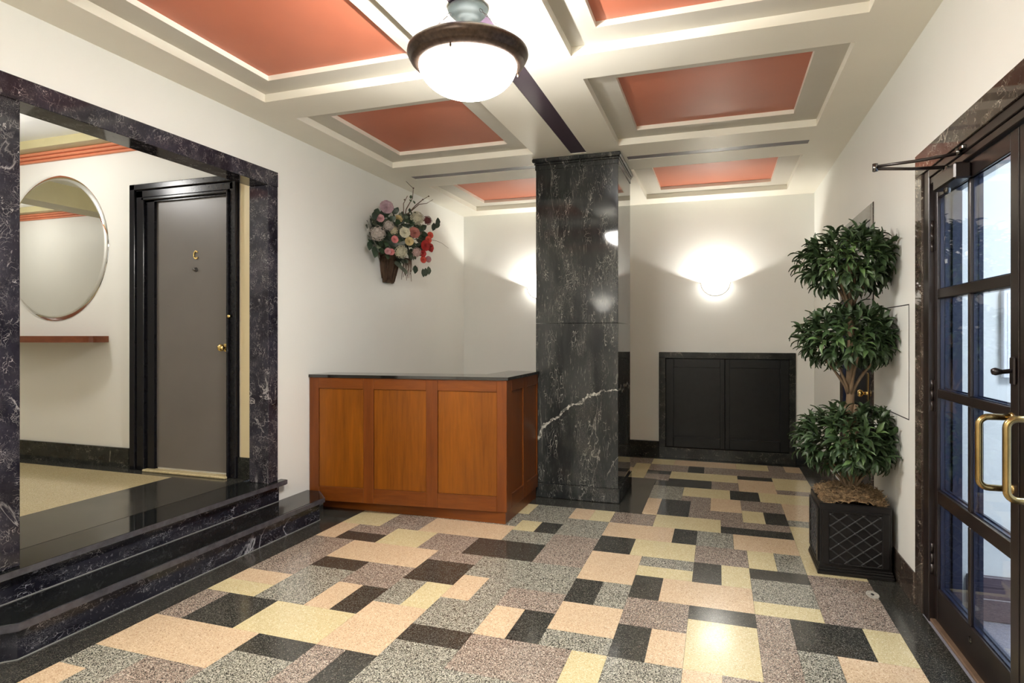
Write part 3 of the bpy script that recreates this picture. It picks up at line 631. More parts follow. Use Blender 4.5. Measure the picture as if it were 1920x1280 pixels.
# ------------------------------------------------------------------ pendants
def pendant(x, y, label, dz=0):
    t = thing('pendant_light', (x, y, ZC), label, 'pendant light', 'bowl pendant lights')
    zr = 2.600 + dz
    q = MB(); q.lathe([(0, -.082), (.018, -.080), (.028, -.070), (.032, -.060), (.044, -.056), (.058, -.049), (.060, -.042), (.074, -.037), (.084, -.026), (.090, -.018), (.093, -.008), (.086, -.004), (.082, -.0005)], (x, y, ZC), 40); part(q, 'canopy', M['verdigris'], t)
    # outer bronze rim: torus-like moulding
    q = MB(); q.lathe([(.208, zr - .040), (.222, zr - .046), (.240, zr - .038), (.252, zr - .026), (.256, zr - .022), (.259, zr - .010), (.266, zr - .004), (.272, zr + .010), (.270, zr + .022), (.262, zr + .028), (.255, zr + .031), (.245, zr + .040), (.228, zr + .044), (.215, zr + .036), (.210, zr + .020), (.208, zr - .040)], (x, y, 0), 72); part(q, 'bronze_rim', M['bronze'], t)
    q = MB(); pf = []
    for i in range(15):
        a = (math.pi / 2) * i / 14; pf.append((.221 * math.cos(a) if i < 14 else 0.0, zr - .030 - .145 * math.sin(a)))
    q.lathe(pf, (x, y, 0), 56); part(q, 'glass_bowl', M['bowl'], t)
    q = MB(); q.lathe([(r_ * .975, h_ + .004) for r_, h_ in pf], (x, y, 0), 40); part(q, 'bowl_light_shield', M['light_shield'], t)  # inner shell added to keep the bowl's glow off the canopy
    for k in range(3):
        a = R(95 + 120 * k); p0 = Vector((x + .078 * math.cos(a), y + .078 * math.sin(a), ZC - .036)); p1 = Vector((x + .226 * math.cos(a), y + .226 * math.sin(a), zr + .040))
        q = MB(); n = 9
        for i in range(n):
            c0 = p0.lerp(p1, i / n); c1 = p0.lerp(p1, (i + 1) / n); d = (c1 - c0); u = d.cross(Vector((0, 0, 1))).normalized() if i % 2 else d.cross(Vector((-math.sin(a), math.cos(a), 0))).normalized()
            L_ = d.length; mid = (c0 + c1) / 2; dn = d.normalized(); w__ = .006 if i in (0, 1, 8) else .0035
            pts = [mid + dn * (L_ * .62) * math.cos(th) + u * w__ * math.sin(th) for th in [2 * math.pi * s / 12 for s in range(13)]]
            q.tube(pts, .0014, 6, cap=False)
        part(q, 'chain', M['steel'], t)
        a2 = a + R(60); q = MB(); q.lathe([(0, -.010), (.005, -.008), (.006, 0), (.003, .006), (.003, .02)], (x + .236 * math.cos(a2), y + .236 * math.sin(a2), zr - .050), 10); part(q, 'finial', M['bronze'], t)
    q = MB(); q.tube([(x, y, ZC - .09), (x, y, ZC - .14)], .008, 10); q.tube([(x, y, ZC - .14), (x, y, zr + .040)], .004, 8); q.lathe([(0, zr + .042), (.018, zr + .040), (.020, zr + .034), (0, zr + .034)], (x, y, 0), 20); part(q, 'stem', M['bronze'], t)  # the small disc on the stem is added to shade the canopy
    lamp('pendant_lamp', 'POINT', (0, 0, zr + .004 - ZC), P_UP, NEUT, .010, parent=t)
    return t
pendant(-1.070, 2.545, 'bronze rimmed white glass bowl pendant hanging on chains over the terrazzo floor')
pendant(-1.070, -.30, 'unseen bowl pendant added behind the viewer to even out the light')  # invented fixture, fills the lobby with more even light

# ------------------------------------------------------------------ glazed entrance doors in the right wall
XD = 0.962                                   # room-side face of the leaves
mf = thing('trim_4', (XR, 2.5, 0), 'dark brown marble surround of the glazed doors', kind='structure')
part(MB().bbox(XR - .004, XR + .03, 1.44, 3.553, 2.133, 2.245, .002), 'lintel', M['marble_head'], mf)
part(MB().bbox(XR - .004, XR + .03, 3.452, 3.553, 0, 2.1325, .002), 'jamb', M['marble_head'], mf)
part(MB().bbox(XR - .004, XR + .03, 1.44, 1.540, 0, 2.1325, .002), 'jamb', M['marble_head'], mf)
sf = thing('trim_5', (XD, 2.5, 0), 'dark steel frame of the glazed doors', kind='structure')
q = MB()
for (a, b_) in ((3.372, 3.452), (1.540, 1.620)):
    q.bbox(XR + .004, XD + .045, a, b_, 0, 2.133, .003)
q.bbox(XR + .004, XD + .045, 1.62, 3.372, 2.095, 2.133, .003); q.bbox(XR + .010, XD + .045, 1.62, 3.372, 2.062, 2.093, .003)
part(q, 'frame', M['steel'], sf)
part(MB().bbox(XR + .010, XD + .06, 1.62, 3.40, 0.0005, .016, .003), 'threshold', plain('worn_bronze_threshold', (0.23, 0.15, 0.10), .4, .4, .2, 20), sf)

def leaf(name, yh, ym, label, handle_y, lever, zt=1.066, zb=.818):
    # yh hinge side, ym meeting side
    s = 1 if yh > ym else -1
    t = thing(name, (XD, yh, .02), label, kind='structure')
    z0, z1 = .020, 2.058; th = .045; H = M['steel']
    st_h, st_m = .036, .064
    part(MB().bbox(XD, XD + th, yh, yh - s * st_h, z0, z1, .002), 'stile', H, t); part(MB().bbox(XD, XD + th, ym + s * st_m, ym + s * .003, z0, z1, .002), 'stile', H, t)
    ya, yb_ = yh - s * st_h, ym + s * st_m
    rails = [(z0, .172), (.570, .632), (1.062, 1.100), (1.522, 1.566), (1.990, z1)]
    for a, b_ in rails: part(MB().bbox(XD + .0005, XD + th, ya, yb_, a, b_, .003), 'rail', H, t)
    mw = .024; ymid = ya + (yb_ - ya) * .535 if s < 0 else 3.326 - (3.326 - 2.581) * .525
    ymid = ya + (yb_ - ya) * .500
    for (a, b_), (c_, d_) in zip(rails[:-1], rails[1:]):
        part(MB().bbox(XD + .001, XD + th, ymid - mw / 2, ymid + mw / 2, b_, c_, .003), 'mullion', H, t)
        for y0_, y1_ in ((ya, ymid + s * mw / 2), (ymid - s * mw / 2, yb_)):
            lo2, hi2 = min(y0_, y1_), max(y0_, y1_)
            MB().box(XD + .010, XD + .013, lo2, hi2, b_, c_).build('glass_pane', M['glass'], t)
            q = MB(); g = .004; xa, xb = XD + .0135, XD + .046      # outer glazing beads: daylight blue put into their colour, ridge added for highlight lines
            q.box(xa, xb, lo2, lo2 + g, b_, c_); q.box(xa, xb, hi2 - g, hi2, b_, c_); q.box(xa, xb, lo2 + g, hi2 - g, b_, b_ + g); q.box(xa, xb, lo2 + g, hi2 - g, c_ - g, c_)
            xm = XD + .030
            q.box(xm, xm + .004, lo2 + g, lo2 + g + .005, b_ + g, c_ - g); q.box(xm, xm + .004, hi2 - g - .005, hi2 - g, b_ + g, c_ - g); q.box(xm, xm + .004, lo2 + g, hi2 - g, b_ + g, b_ + g + .005)
            part(q, 'glazing_bead', M['navy'], t)
    for z in (.30, 1.07, 1.82):
        q = MB(); yy = yh + s * .006
        for k in range(3): q.tube([(XD - .007, yy, z - .075 + k * .050), (XD - .007, yy, z - .028 + k * .050)], .0075, 10)
        q.box(XD - .003, XD + .001, yy, yy - s * .028, z - .075, z + .072); part(q, 'hinge', M['steel'], t)
    # brass pull
    hx, r = XD - .096, .0115; q = MB(); y = handle_y; cr = .03
    path = [(XD - .002, y, zt)] + [(hx + cr - cr * math.sin(a), y, zt - cr + cr * math.cos(a)) for a in [R(15 * k) for k in range(7)]] + [(hx + cr - cr * math.cos(a), y, zb + cr - cr * math.sin(a)) for a in [R(15 * k) for k in range(7)]] + [(XD - .002, y, zb)]
    q.tube(path, r, 16); hd = part(q, 'pull_handle', M['brass'], t, 'brass tubular pull handle')
    for z in (zt, zb):
        q = MB(); q.lathe([(0, .006), (.017, .006), (.019, 0)], (XD, y, z), 18, mtx=Matrix.Rotation(R(-90), 3, 'Y')); q.build('rosette', M['brass'], hd)
    if lever:
        q = MB(); ly = ym + s * .030; lz = 1.229
        q.bbox(XD - .010, XD, ly - .018, ly + .018, lz - .048, lz + .048, .005); lv = part(q, 'lock_plate', M['steel'], t)
        q = MB(); q.tube([(XD - .008, ly, lz), (XD - .038, ly, lz - .004), (XD - .044, ly, lz - .004)], [.008, .008, .009], 10); q.tube([(XD - .038, ly, lz - .004), (XD - .056, ly, lz - .003), (XD - .066, ly, lz - .004)], [.010, .014, .010], 12); q.build('thumb_turn', M['steel'], lv)
    return t
door2 = leaf('door_2', 3.368, 2.512, 'dark steel glazed door leaf beside the planter with a brass pull', 2.566, True)
door3 = leaf('door_3', 1.650, 2.508, 'second dark steel glazed door leaf nearer the viewer', 2.345, False, 1.086, .828)
q = MB(); q.lathe([(0, .003), (.012, .003), (.015, 0)], (XD - .001, 2.935, .120), 18, mtx=Matrix.Rotation(R(-90), 3, 'Y')); part(q, 'badge', M['chrome'], door2)
# door closer on leaf 2
dc = thing('door_closer', (XD, 3.1, 2.0), 'dark hydraulic door closer with folded arms above the glazed door', 'door closer')
part(MB().bbox(XD - .062, XD - .001, 2.915, 3.175, 1.985, 2.052, .007), 'body', M['steel'], dc)
q = MB(); q.lathe([(0, -.020), (.012, -.018), (.014, 0)], (XD - .030, 3.10, 1.985), 16); part(q, 'spindle_cap', M['chrome'], dc)
q = MB(); q.lathe([(.016, 0), (.016, .022), (.010, .028), (0, .028)], (XD - .030, 3.10, 2.052), 16); part(q, 'spindle', M['chrome'], dc)
kn = (.655, 3.08, 2.088)
q = MB(); q.tube([(XD - .030, 3.10, 2.076), (.80, 3.098, 2.080), kn], [.008, .007, .007], 10); part(q, 'arm', M['steel'], dc)
q = MB(); q.tube([(kn[0], kn[1], kn[2] + .010), (.80, 3.03, 2.096), (XR + .02, 2.955, 2.098)], [.006, .007, .007], 10); part(q, 'forearm', M['steel'], dc)
q = MB(); q.tube([(kn[0], kn[1], kn[2] - .012), (kn[0], kn[1], kn[2] + .022)], .011, 12); part(q, 'knuckle', M['chrome'], dc)
q = MB(); q.bbox(XR - .012, XR + .012, 2.90, 2.99, 2.100, 2.116, .003); q.tube([(XR - .006, 2.955, 2.088), (XR - .006, 2.955, 2.116)], .012, 12); part(q, 'shoe', M['chrome'], dc)

# ------------------------------------------------------------------ vestibule outside the glazed doors
VX = 3.0
q = MB(); q.box(XR + WT, VX, 3.50, 3.60, 0, 2.75); tag(q.build('wall_vestibule_far', M['vwall']), 'white wall seen through the glazed doors', kind='structure')
q = MB(); q.box(XR + WT, VX, .9, 1.0, 0, 2.75); tag(q.build('wall_vestibule_near', M['vwall']), 'near wall of the entrance vestibule', kind='structure')
q = MB(); q.box(XR + WT, VX, 1.0, 3.5, 2.62, 2.75); tag(q.build('ceiling_vestibule', M['vwall']), 'white ceiling of the entrance vestibule', kind='structure')
q = MB(); q.box(XR, VX + .2, 1.0, 3.5, -.08, -.002); tag(q.build('floor_vestibule', M['mat']), 'grey ribbed mat floor of the entrance vestibule', kind='structure')
q = MB(); q.bbox(1.13, VX, 3.470, 3.50, 0, .205, .003); q.bbox(1.13, VX, 3.458, 3.470, 0, .105, .003); q.bbox(1.13, VX, 3.466, 3.47, .16, .205, .001); tag(q.build('baseboard_vestibule', M['vbase']), 'two-step plum brown skirting of the vestibule', kind='structure')
q = MB(); q.box(XR + .07, 1.088, 3.415, 3.50, 0, 2.62); q.box(1.045, 1.060, 3.400, 3.415, 0, 2.62); q.box(XR + .07, 1.10, 1.50, 1.58, 0, 2.62); q.box(XR + .075, 1.10, 1.58, 3.415, 2.16, 2.62); tag(q.build('trim_6', M['navy']), 'blue-black outer door jamb', kind='structure')
nb = thing('notice_board', (1.5, 3.49, 1.36), 'white framed board on the white wall behind the glass door', 'board')
part(MB().bbox(1.268, 1.72, 3.470, 3.499, 1.150, 1.570, .004), 'frame', M['wframe'], nb)
part(MB().box(1.285, 1.70, 3.468, 3.4705, 1.168, 1.552), 'board_face', plain('pale_board_face', (.88, .91, .96), .4, var=.01), nb)
vl = thing('vestibule_fill_light', (1.9, 2.3, 2.62), 'added square ceiling light standing in for daylight in the entrance vestibule', 'ceiling light')
part(MB().bbox(1.6, 2.2, 2.0, 2.6, 2.595, 2.619, .004), 'diffuser', emis('vestibule_fill_glow', (.86, .93, 1.0), 6), vl)  # glowing panel of the added daylight fill

# ------------------------------------------------------------------ small dark door behind the plant and access hatch
sd = thing('door_4', (XR + .03, 5.0, 0), 'narrow black door with a brass knob behind the topiary tree', kind='structure')
q = MB(); q.bbox(XR - .006, XR + .03, 4.430, 4.500, 0, 2.205, .003); q.bbox(XR - .006, XR + .03, 5.485, 5.555, 0, 2.205, .003); q.bbox(XR - .006, XR + .03, 4.500, 5.485, 2.105, 2.205, .003); part(q, 'surround', M['marble_head'], sd)
q = MB(); q.bbox(XR, XR + .05, 4.500, 4.56, 0, 2.105, .003); q.bbox(XR, XR + .05, 5.44, 5.485, 0, 2.105, .003); q.bbox(XR, XR + .05, 4.56, 5.44, 2.07, 2.105, .003); part(q, 'frame', M['navy'], sd)
part(MB().bbox(XR + .015, XR + .055, 4.563, 5.437, .012, 2.068, .003), 'door_leaf', M['blackp'], sd)
part(MB().bbox(XR + .010, XR + .016, 4.640, 4.690, .82, 1.10, .002), 'lock_plate', M['brightbrass'], sd)
q = MB(); q.lathe([(0.0, 0.060), (.018, .058), (.026, .046), (.024, .036), (.010, .026), (.010, .004), (.016, 0)], (XR + .012, 4.665, .962), 20, mtx=Matrix.Rotation(R(-90), 3, 'Y')); part(q, 'door_knob', M['brightbrass'], sd)
hp = thing('access_hatch', (XR, 4.0, .91), 'flush cream access hatch in the right wall between the tree and the door frame', 'hatch')
part(MB().bbox(XR - .0035, XR - .0005, 3.672, 4.40, .917, 1.508, .001), 'hatch_door', M['wall'], hp)
part(MB().box(XR - .001, XR - .0004, 3.664, 4.408, .911, 1.514), 'shadow_gap', M['gapdark'], hp)

# ------------------------------------------------------------------ planter and topiary
PXc, PYc, PW, PH = 0.722, 4.035, 0.192, 0.400
pt_ = thing('square_planter', (PXc, PYc, 0), 'square black lattice-sided planter by the right wall', 'planter')
q = MB(); hw_ = PW - .012; t_ = .030
q.bbox(PXc - hw_, PXc + hw_, PYc - hw_, PYc - hw_ + t_, .03, PH, .004); q.bbox(PXc - hw_, PXc + hw_, PYc + hw_ - t_, PYc + hw_, .03, PH, .004)
q.bbox(PXc - hw_, PXc - hw_ + t_, PYc - hw_ + t_, PYc + hw_ - t_, .03, PH, .004); q.bbox(PXc + hw_ - t_, PXc + hw_, PYc - hw_ + t_, PYc + hw_ - t_, .03, PH, .004)
part(q, 'shell', M['planter'], pt_)
q = MB()
for (o_, z0, z1) in ((.0, 0, .020), (.004, .020, .034), (.008, .034, .046)):
    q.bbox(PXc - PW + o_, PXc + PW - o_, PYc - PW + o_, PYc + PW - o_, z0, z1, .003)
part(q, 'base_moulding', M['planter'], pt_)
part(MB().box(PXc - hw_ + t_, PXc + hw_ - t_, PYc - hw_ + t_, PYc + hw_ - t_, .05, .36), 'soil', M['gapdark'], pt_)
FH0, FH1 = .068, .352; FW = .132
def face_map(side):
    def f(a, d, z):
        if side == 0: return (PXc + a, PYc - hw_ - d, z)
        if side == 1: return (PXc - hw_ - d, PYc + a, z)
        if side == 2: return (PXc + a, PYc + hw_ + d, z)
        return (PXc + hw_ + d, PYc + a, z)
    return f
for side in range(2):
    f = face_map(side); q = MB()
    for (a0, a1, z0, z1) in ((-FW - .035, -FW, FH0 - .008, FH1 + .012), (FW, FW + .035, FH0 - .008, FH1 + .012), (-FW, FW, FH1, FH1 + .012), (-FW, FW, FH0 - .008, FH0)):
        m_ = MB(); m_.bbox(a0, a1, 0.0, .010, z0, z1, .003); m_.v = [f(*p) for p in m_.v]; q.add(m_.v, m_.f)
    part(q, 'frame', M['planter'], pt_)
    for sg in (1, -1):       # diagonal lattice slats, clipped to the panel
        H2 = (FH1 - FH0); k = -3
        for kk in range(-5, 6):
            c_ = kk * .066 + .033; m_s = sg * .80       # z = zc + m*(a) + c
            pts = []
            zc = (FH0 + FH1) / 2
            for a in (-FW, FW):
                z = zc + m_s * a + c_
                if FH0 <= z <= FH1: pts.append((a, z))
            for z in (FH0, FH1):
                a = (z - zc - c_) / m_s
                if -FW < a < FW: pts.append((a, z))
            if len(pts) < 2: continue
            (a0, z0), (a1, z1) = pts[0], pts[1]; d = Vector((a1 - a0, z1 - z0)); L_ = d.length
            if L_ < .02: continue
            d.normalize(); nn = Vector((-d.y, d.x)) * .0038
            y0_ = .002; y1_ = .007 if sg == 1 else .0055
            vs = [(a0 + nn.x, y0_, z0 + nn.y), (a0 - nn.x, y0_, z0 - nn.y), (a1 - nn.x, y0_, z1 - nn.y), (a1 + nn.x, y0_, z1 + nn.y)]
            nn2 = nn * .55
            vs += [(a0 + nn2.x, y1_, z0 + nn2.y), (a0 - nn2.x, y1_, z0 - nn2.y), (a1 - nn2.x, y1_, z1 - nn2.y), (a1 + nn2.x, y1_, z1 + nn2.y)]
            m_ = MB(); m_.add([f(*p) for p in vs], [(0, 1, 2, 3), (4, 5, 6, 7), (0, 1, 5, 4), (1, 2, 6, 5), (2, 3, 7, 6), (3, 0, 4, 7)]); part(m_, 'lattice_slat', M['lattice'], pt_)
    q = MB()                # studs at the crossings
    zc = (FH0 + FH1) / 2
    for i in range(-5, 6):
        for j in range(-5, 6):
            ci, cj = i * .066 + .033, j * .066 + .033; a = (cj - ci) / 1.6; z = zc + .8 * a + ci
            if abs(a) < FW - .006 and FH0 + .006 < z < FH1 - .006:
                m_ = MB(); m_.lathe([(0, .010), (.005, .008), (.0065, .004)], (0, 0, 0), 8)
                m2 = MB(); m2.add([f(a + p[0], p[2], z + p[1]) for p in m_.v], m_.f, 0, True); part(m2, 'lattice_stud', M['lattice'], pt_)
# moss: thousands of curled strands over a mound
rnd = random.Random(3)
q = MB()
def mound(x, y):
    dx, dy = (x - PXc) / .175, (y - PYc) / .175; return PH - .018 + .075 * max(0, 1 - (dx * dx + dy * dy) * .55)
n = 14
mm = M['moss']; g_ = [(PXc - .165 + .33 * i / n, PYc - .165 + .33 * j / n) for j in range(n + 1) for i in range(n + 1)]
q.add([(x, y, mound(x, y) + rnd.uniform(-.008, .008)) for x, y in g_], [(j * (n + 1) + i, j * (n + 1) + i + 1, (j + 1) * (n + 1) + i + 1, (j + 1) * (n + 1) + i) for j in range(n) for i in range(n)], 0, True)
for k in range(5200):
    x, y = PXc + rnd.uniform(-.160, .160), PYc + rnd.uniform(-.160, .160); z = mound(x, y) + rnd.uniform(-.004, .022); a = rnd.uniform(0, 6.28); L_ = rnd.uniform(.012, .030); r = rnd.uniform(.0008, .0018); b2 = rnd.choice([-1, 1]) * rnd.uniform(.7, 1.5); pts = []
    p = Vector((x, y, z))
    for s in range(5):
        pts.append(p.copy()); p = p + Vector((math.cos(a), math.sin(a), rnd.uniform(-.9, .9))) * L_ / 2.2; a += b2
        p.x = min(p.x, XR - .006)
    q.tube(pts, r, 3, cap=False)
tag(q.build('dried_moss', M['moss'], origin=(PXc, PYc, .37)), 'curled dry brown moss heaped in the black planter', 'moss', kind='stuff')
# tree
tree = thing('topiary_tree', (PXc, PYc, .40), 'artificial topiary tree with three leafy balls in the black planter', 'tree')
TX, TY = PXc + .004, PYc - .02
q = MB()
def stem(pts, r0, r1, seg=8):
    P_ = [Vector(p) for p in pts]; k = len(P_); rr = [r0 + (r1 - r0) * i / (k - 1) + rnd.uniform(-.001, .001) for i in range(k)]; q.tube(P_, rr, seg)
def wob(z0, z1, dx, dy, n=9, amp=.006): return [(TX + dx + rnd.uniform(-amp, amp), TY + dy + rnd.uniform(-amp, amp), z0 + (z1 - z0) * i / n) for i in range(n + 1)]
stem(wob(.36, 1.80, 0, 0, 22, .005), .026, .017, 10)
stem(wob(.36, .95, .026, -.012, 9), .017, .012); stem(wob(.36, .95, -.022, .012, 9), .017, .012); stem(wob(.36, .70, -.008, -.026, 6), .016, .010)
for zc_, h_ in ((1.70, .23), (1.20, .22), (.62, .2)):
    for k in range(7):
        a = 6.28 * k / 7 + .3; pts = [(TX + .012 * math.cos(a), TY + .012 * math.sin(a), zc_ - .19)]
        for i in range(1, 6): f = i / 5; pts.append((min(TX + (.012 + .14 * f ** 1.4) * math.cos(a), XR - .03), TY + (.012 + .14 * f ** 1.4) * math.sin(a), zc_ - .19 + h_ * f))
        stem(pts, .010, .005, 6)
part(q, 'trunk', M['trunk'], tree)
lm = bpy.data.meshes.new('laurel_leaf')
LL, LW = .086, .0135
prof = [(0, .06, 0), (.14, .40, .002), (.36, .98, .008), (.58, .95, .009), (.80, .48, .004), (1.0, .02, -.010)]
vs = []; fs = []
for u, w__, h_ in prof: vs += [(u * LL, -w__ * LW, h_ + .004), (u * LL, 0, h_ - .002), (u * LL, w__ * LW, h_ + .004)]
for i in range(len(prof) - 1):
    for k in range(2): fs.append((i * 3 + k, i * 3 + k + 1, i * 3 + 4 + k, i * 3 + 3 + k))
lm.from_pydata(vs, [], fs); lm.materials.append(M['leaf'])
for p in lm.polygons: p.use_smooth = True
rnd = random.Random(11)
def basis(d, up):
    d = d.normalized(); n_ = up - d * up.dot(d); n_ = n_.normalized() if n_.length > 1e-4 else d.orthogonal().normalized(); s_ = n_.cross(d)
    return Matrix((d, s_, n_)).transposed()
leaves = []; camv = Vector((0, 0, 1.35))
for (zc_, rx_, rz_, nr) in ((1.780, .285, .205, 190), (1.340, .290, .190, 195), (.745, .300, .215, 220)):
    c_ = Vector((TX - .004, TY - .01, zc_))
    for k in range(nr):
        zz = 1 - 2 * (k + .5) / nr; a = k * 2.39996 + rnd.uniform(-.2, .2); rr = math.sqrt(1 - zz * zz)
        if zz < -.93: continue
        dn = Vector((rr * math.cos(a), rr * math.sin(a), zz)); sc = rnd.choice([rnd.uniform(.40, .70), rnd.uniform(.70, .90), rnd.uniform(.74, .92)])
        tip = c_ + Vector((dn.x * rx_ * sc, dn.y * rx_ * sc, dn.z * rz_ * sc))
        if tip.x > XR - .035: tip.x = XR - rnd.uniform(.035, .07)
        nl = rnd.choice([4, 5, 6]); ph = rnd.uniform(0, 6.28)
        B = basis(dn, Vector((0, 0, 1)))
        for j in range(nl):
            b2 = ph + 6.28 * j / nl + rnd.uniform(-.3, .3); sp = rnd.uniform(.5, 1.25)
            ld = B @ Vector((1.0, math.cos(b2) * sp, math.sin(b2) * sp)); ld.z -= rnd.uniform(.05, .45); ld.normalize()
            base = tip + dn * rnd.uniform(-.03, .005); s_ = rnd.uniform(.72, 1.12)
            endp = base + ld * LL * s_
            if endp.x > XR - .006:
                ld.x = min(ld.x, max(-.5, (XR - .008 - base.x) / (LL * s_))); ld.normalize()
            if base.x > XR - .03: base.x = XR - .03
            Mx = basis(ld, (dn * .6 + Vector((rnd.uniform(-.5, .5), rnd.uniform(-.5, .5), .8))))
            leaves.append((base, Mx, s_, (c_ - camv).normalized().dot(dn)))
leaves.sort(key=lambda t: t[3]); tl = tree.location
for base, Mx, s_, _ in leaves[:300]:
    o = bpy.data.objects.new('leaf', lm); COL.objects.link(o); o.parent = tree
    o.matrix_local = Matrix.Translation(base - tl) @ Mx.to_4x4() @ Matrix.Scale(s_, 4)
q = MB()
for base, Mx, s_, _ in leaves[300:]: q.add([base + Mx @ (Vector(v) * s_) for v in vs], fs, 0, True)
fo = part(q, 'foliage', M['leaf'], tree); fo['kind'] = 'stuff'

# ------------------------------------------------------------------ wall bouquet in a bark basket
bq = thing('wall_bouquet', (XL, 5.13, 1.85), 'dried flower bouquet with roses and hydrangeas in a bark basket on the left wall', 'bouquet')
rnd = random.Random(21)
q = MB(); n = 14; rows_ = []
for i in range(9):
    f = i / 8; z = 1.850 + .27 * f; r1 = .080 + .075 * f; r2 = .055 + .055 * f
    for k in range(n + 1):
        a = -math.pi / 2 + math.pi * k / n; jit = 1 + rnd.uniform(-.12, .12); rows_.append((XL + .006 + r2 * math.cos(a) * jit, 5.13 + .02 * f + r1 * math.sin(a) * jit, z + rnd.uniform(-.006, .006)))
q.add(rows_, [(i * (n + 1) + k, i * (n + 1) + k + 1, (i + 1) * (n + 1) + k + 1, (i + 1) * (n + 1) + k) for i in range(8) for k in range(n)] + [tuple(range(n + 1))])
for k in range(26):
    a = -math.pi / 2 + math.pi * rnd.random(); f0_ = rnd.uniform(0, .3); pts = []
    for s in range(5):
        f = min(1, f0_ + s * .17); pts.append((XL + .008 + (.058 + .055 * f) * math.cos(a), 5.13 + .02 * f + (.082 + .075 * f) * math.sin(a), 1.850 + .27 * f)); a += rnd.uniform(-.06, .06)
    q.tube(pts, rnd.uniform(.004, .008), 5)
part(q, 'bark_basket', M['bark'], bq)
def petal_mesh(name, r, layers, mat, cup=.6, n=6):
    q = MB()
    for L_ in range(layers):
        f = (L_ + 1) / layers; k_ = max(3, int(n * (.5 + .5 * f)))
        for i in range(k_):
            a = 6.283 * i / k_ + L_ * .7; R_ = r * f; tilt = (1 - f) * 1.2 + .25 * cup
            pts = []
            for u in range(4):
                for v_ in range(3):
                    uu = u / 3; vv = (v_ - 1) * .62 * math.sin(math.pi * (.18 + .64 * uu)); rad = R_ * uu
                    x = rad * math.cos(tilt) * 1.0; h_ = rad * math.sin(tilt) + .25 * R_ * vv * vv + (-.10 * R_ if uu == 1 else 0); y_ = R_ * vv
                    pts.append((x * math.cos(a) - y_ * math.sin(a), x * math.sin(a) + y_ * math.cos(a), h_ + (layers - L_) * r * .06))
            q.add(pts, [(u * 3 + v_, u * 3 + v_ + 1, u * 3 + v_ + 4, u * 3 + v_ + 3) for u in range(3) for v_ in range(2)], 0, True)
    me = bpy.data.meshes.new(name); me.from_pydata([Vector(v) for v in q.v], [], q.f); me.materials.append(mat)
    for p in me.polygons: p.use_smooth = True
    return me
def hydrangea_mesh(name, r, mat, cnt=46):
    q = MB()
    for k in range(cnt):
        zz = 1 - 1.35 * (k + .5) / cnt; a = k * 2.39996; rr = math.sqrt(max(0, 1 - zz * zz)); dn = Vector((rr * math.cos(a), rr * math.sin(a), zz)); B = basis(dn, Vector((.3, .2, 1))); c_ = dn * r * rnd.uniform(.80, 1.0); ps = r * .24
        th = rnd.uniform(0, 1.5)
        for j in range(4):
            b2 = th + 1.571 * j; e1 = B @ Vector((.12, math.cos(b2), math.sin(b2))); e2 = B @ Vector((0, -math.sin(b2), math.cos(b2)))
            q.add([c_, c_ + (e1 * .6 + e2 * .42) * ps, c_ + e1 * ps, c_ + (e1 * .6 - e2 * .42) * ps], [(0, 1, 2, 3)])
    m_ = MB(); m_.lathe([(0, -r * .5), (r * .6, -r * .3), (r * .74, r * .1), (r * .5, r * .55), (0, r * .7)], (0, 0, 0), 10); q.add(m_.v, m_.f, 0, True)
    me = bpy.data.meshes.new(name); me.from_pydata([Vector(v) for v in q.v], [], q.f); me.materials.append(mat); return me
def fm(name, c): return plain(name, c, .6, var=.22, nscale=45)
FMt = {'dark': fm('dusky_rose_petals', (.30, .10, .08)), 'lilac': fm('dusty_lilac_petals', (.30, .20, .23)), 'pink': fm('dusty_pink_petals', (.36, .17, .18)), 'cream': fm('cream_petals', (.42, .37, .25)), 'yellow': fm('pale_yellow_petals', (.42, .32, .14)), 'greyw': fm('greyish_white_petals', (.34, .30, .27)), 'burg': fm('burgundy_petals', (.15, .03, .03)), 'white': fm('white_green_petals', (.42, .40, .29)), 'rose': fm('rose_pink_petals', (.42, .12, .12)), 'red': fm('red_petals', (.34, .016, .014)), 'coral': fm('coral_petals', (.50, .06, .035)), 'pale': fm('pale_pink_petals', (.44, .30, .27))}
# kind, colour, (dY, Z), radius, stand-off from wall
FL = [('rose', 'lilac', 4.898, 2.515, 0.064, 0.14), ('rose', 'pink', 4.79, 2.396, 0.036, 0.14), ('hyd', 'greyw', 4.828, 2.33, 0.054, 0.2), ('hyd', 'cream', 4.887, 2.298, 0.044, 0.22), ('hyd', 'greyw', 4.716, 2.246, 0.072, 0.16), ('rose', 'yellow', 5.029, 2.431, 0.038, 0.19), ('hyd', 'white', 5.25, 2.463, 0.076, 0.26), ('hyd', 'burg', 5.457, 2.486, 0.048, 0.27), ('rose', 'white', 4.982, 2.291, 0.05, 0.28), ('rose', 'dark', 5.127, 2.311, 0.055, 0.3), ('rose', 'rose', 4.869, 2.214, 0.034, 0.24), ('rose', 'pink', 4.798, 2.101, 0.03, 0.21), ('rose', 'rose', 4.844, 2.1, 0.03, 0.22), ('rose', 'yellow', 5.03, 2.218, 0.042, 0.3), ('hyd', 'white', 4.983, 2.117, 0.064, 0.24), ('hyd', 'pale', 5.189, 2.136, 0.048, 0.29), ('rose', 'coral', 5.48, 2.344, 0.034, 0.29), ('rose', 'coral', 5.398, 2.285, 0.036, 0.31), ('rose', 'red', 5.309, 2.216, 0.053, 0.32), ('rose', 'red', 5.46, 2.219, 0.042, 0.3), ('rose', 'red', 5.305, 2.14, 0.034, 0.3), ('rose', 'coral', 5.329, 2.084, 0.034, 0.29), ('rose', 'pink', 5.438, 2.101, 0.032, 0.29), ('rose', 'red', 5.54, 2.211, 0.028, 0.27)]
bl = bq.location
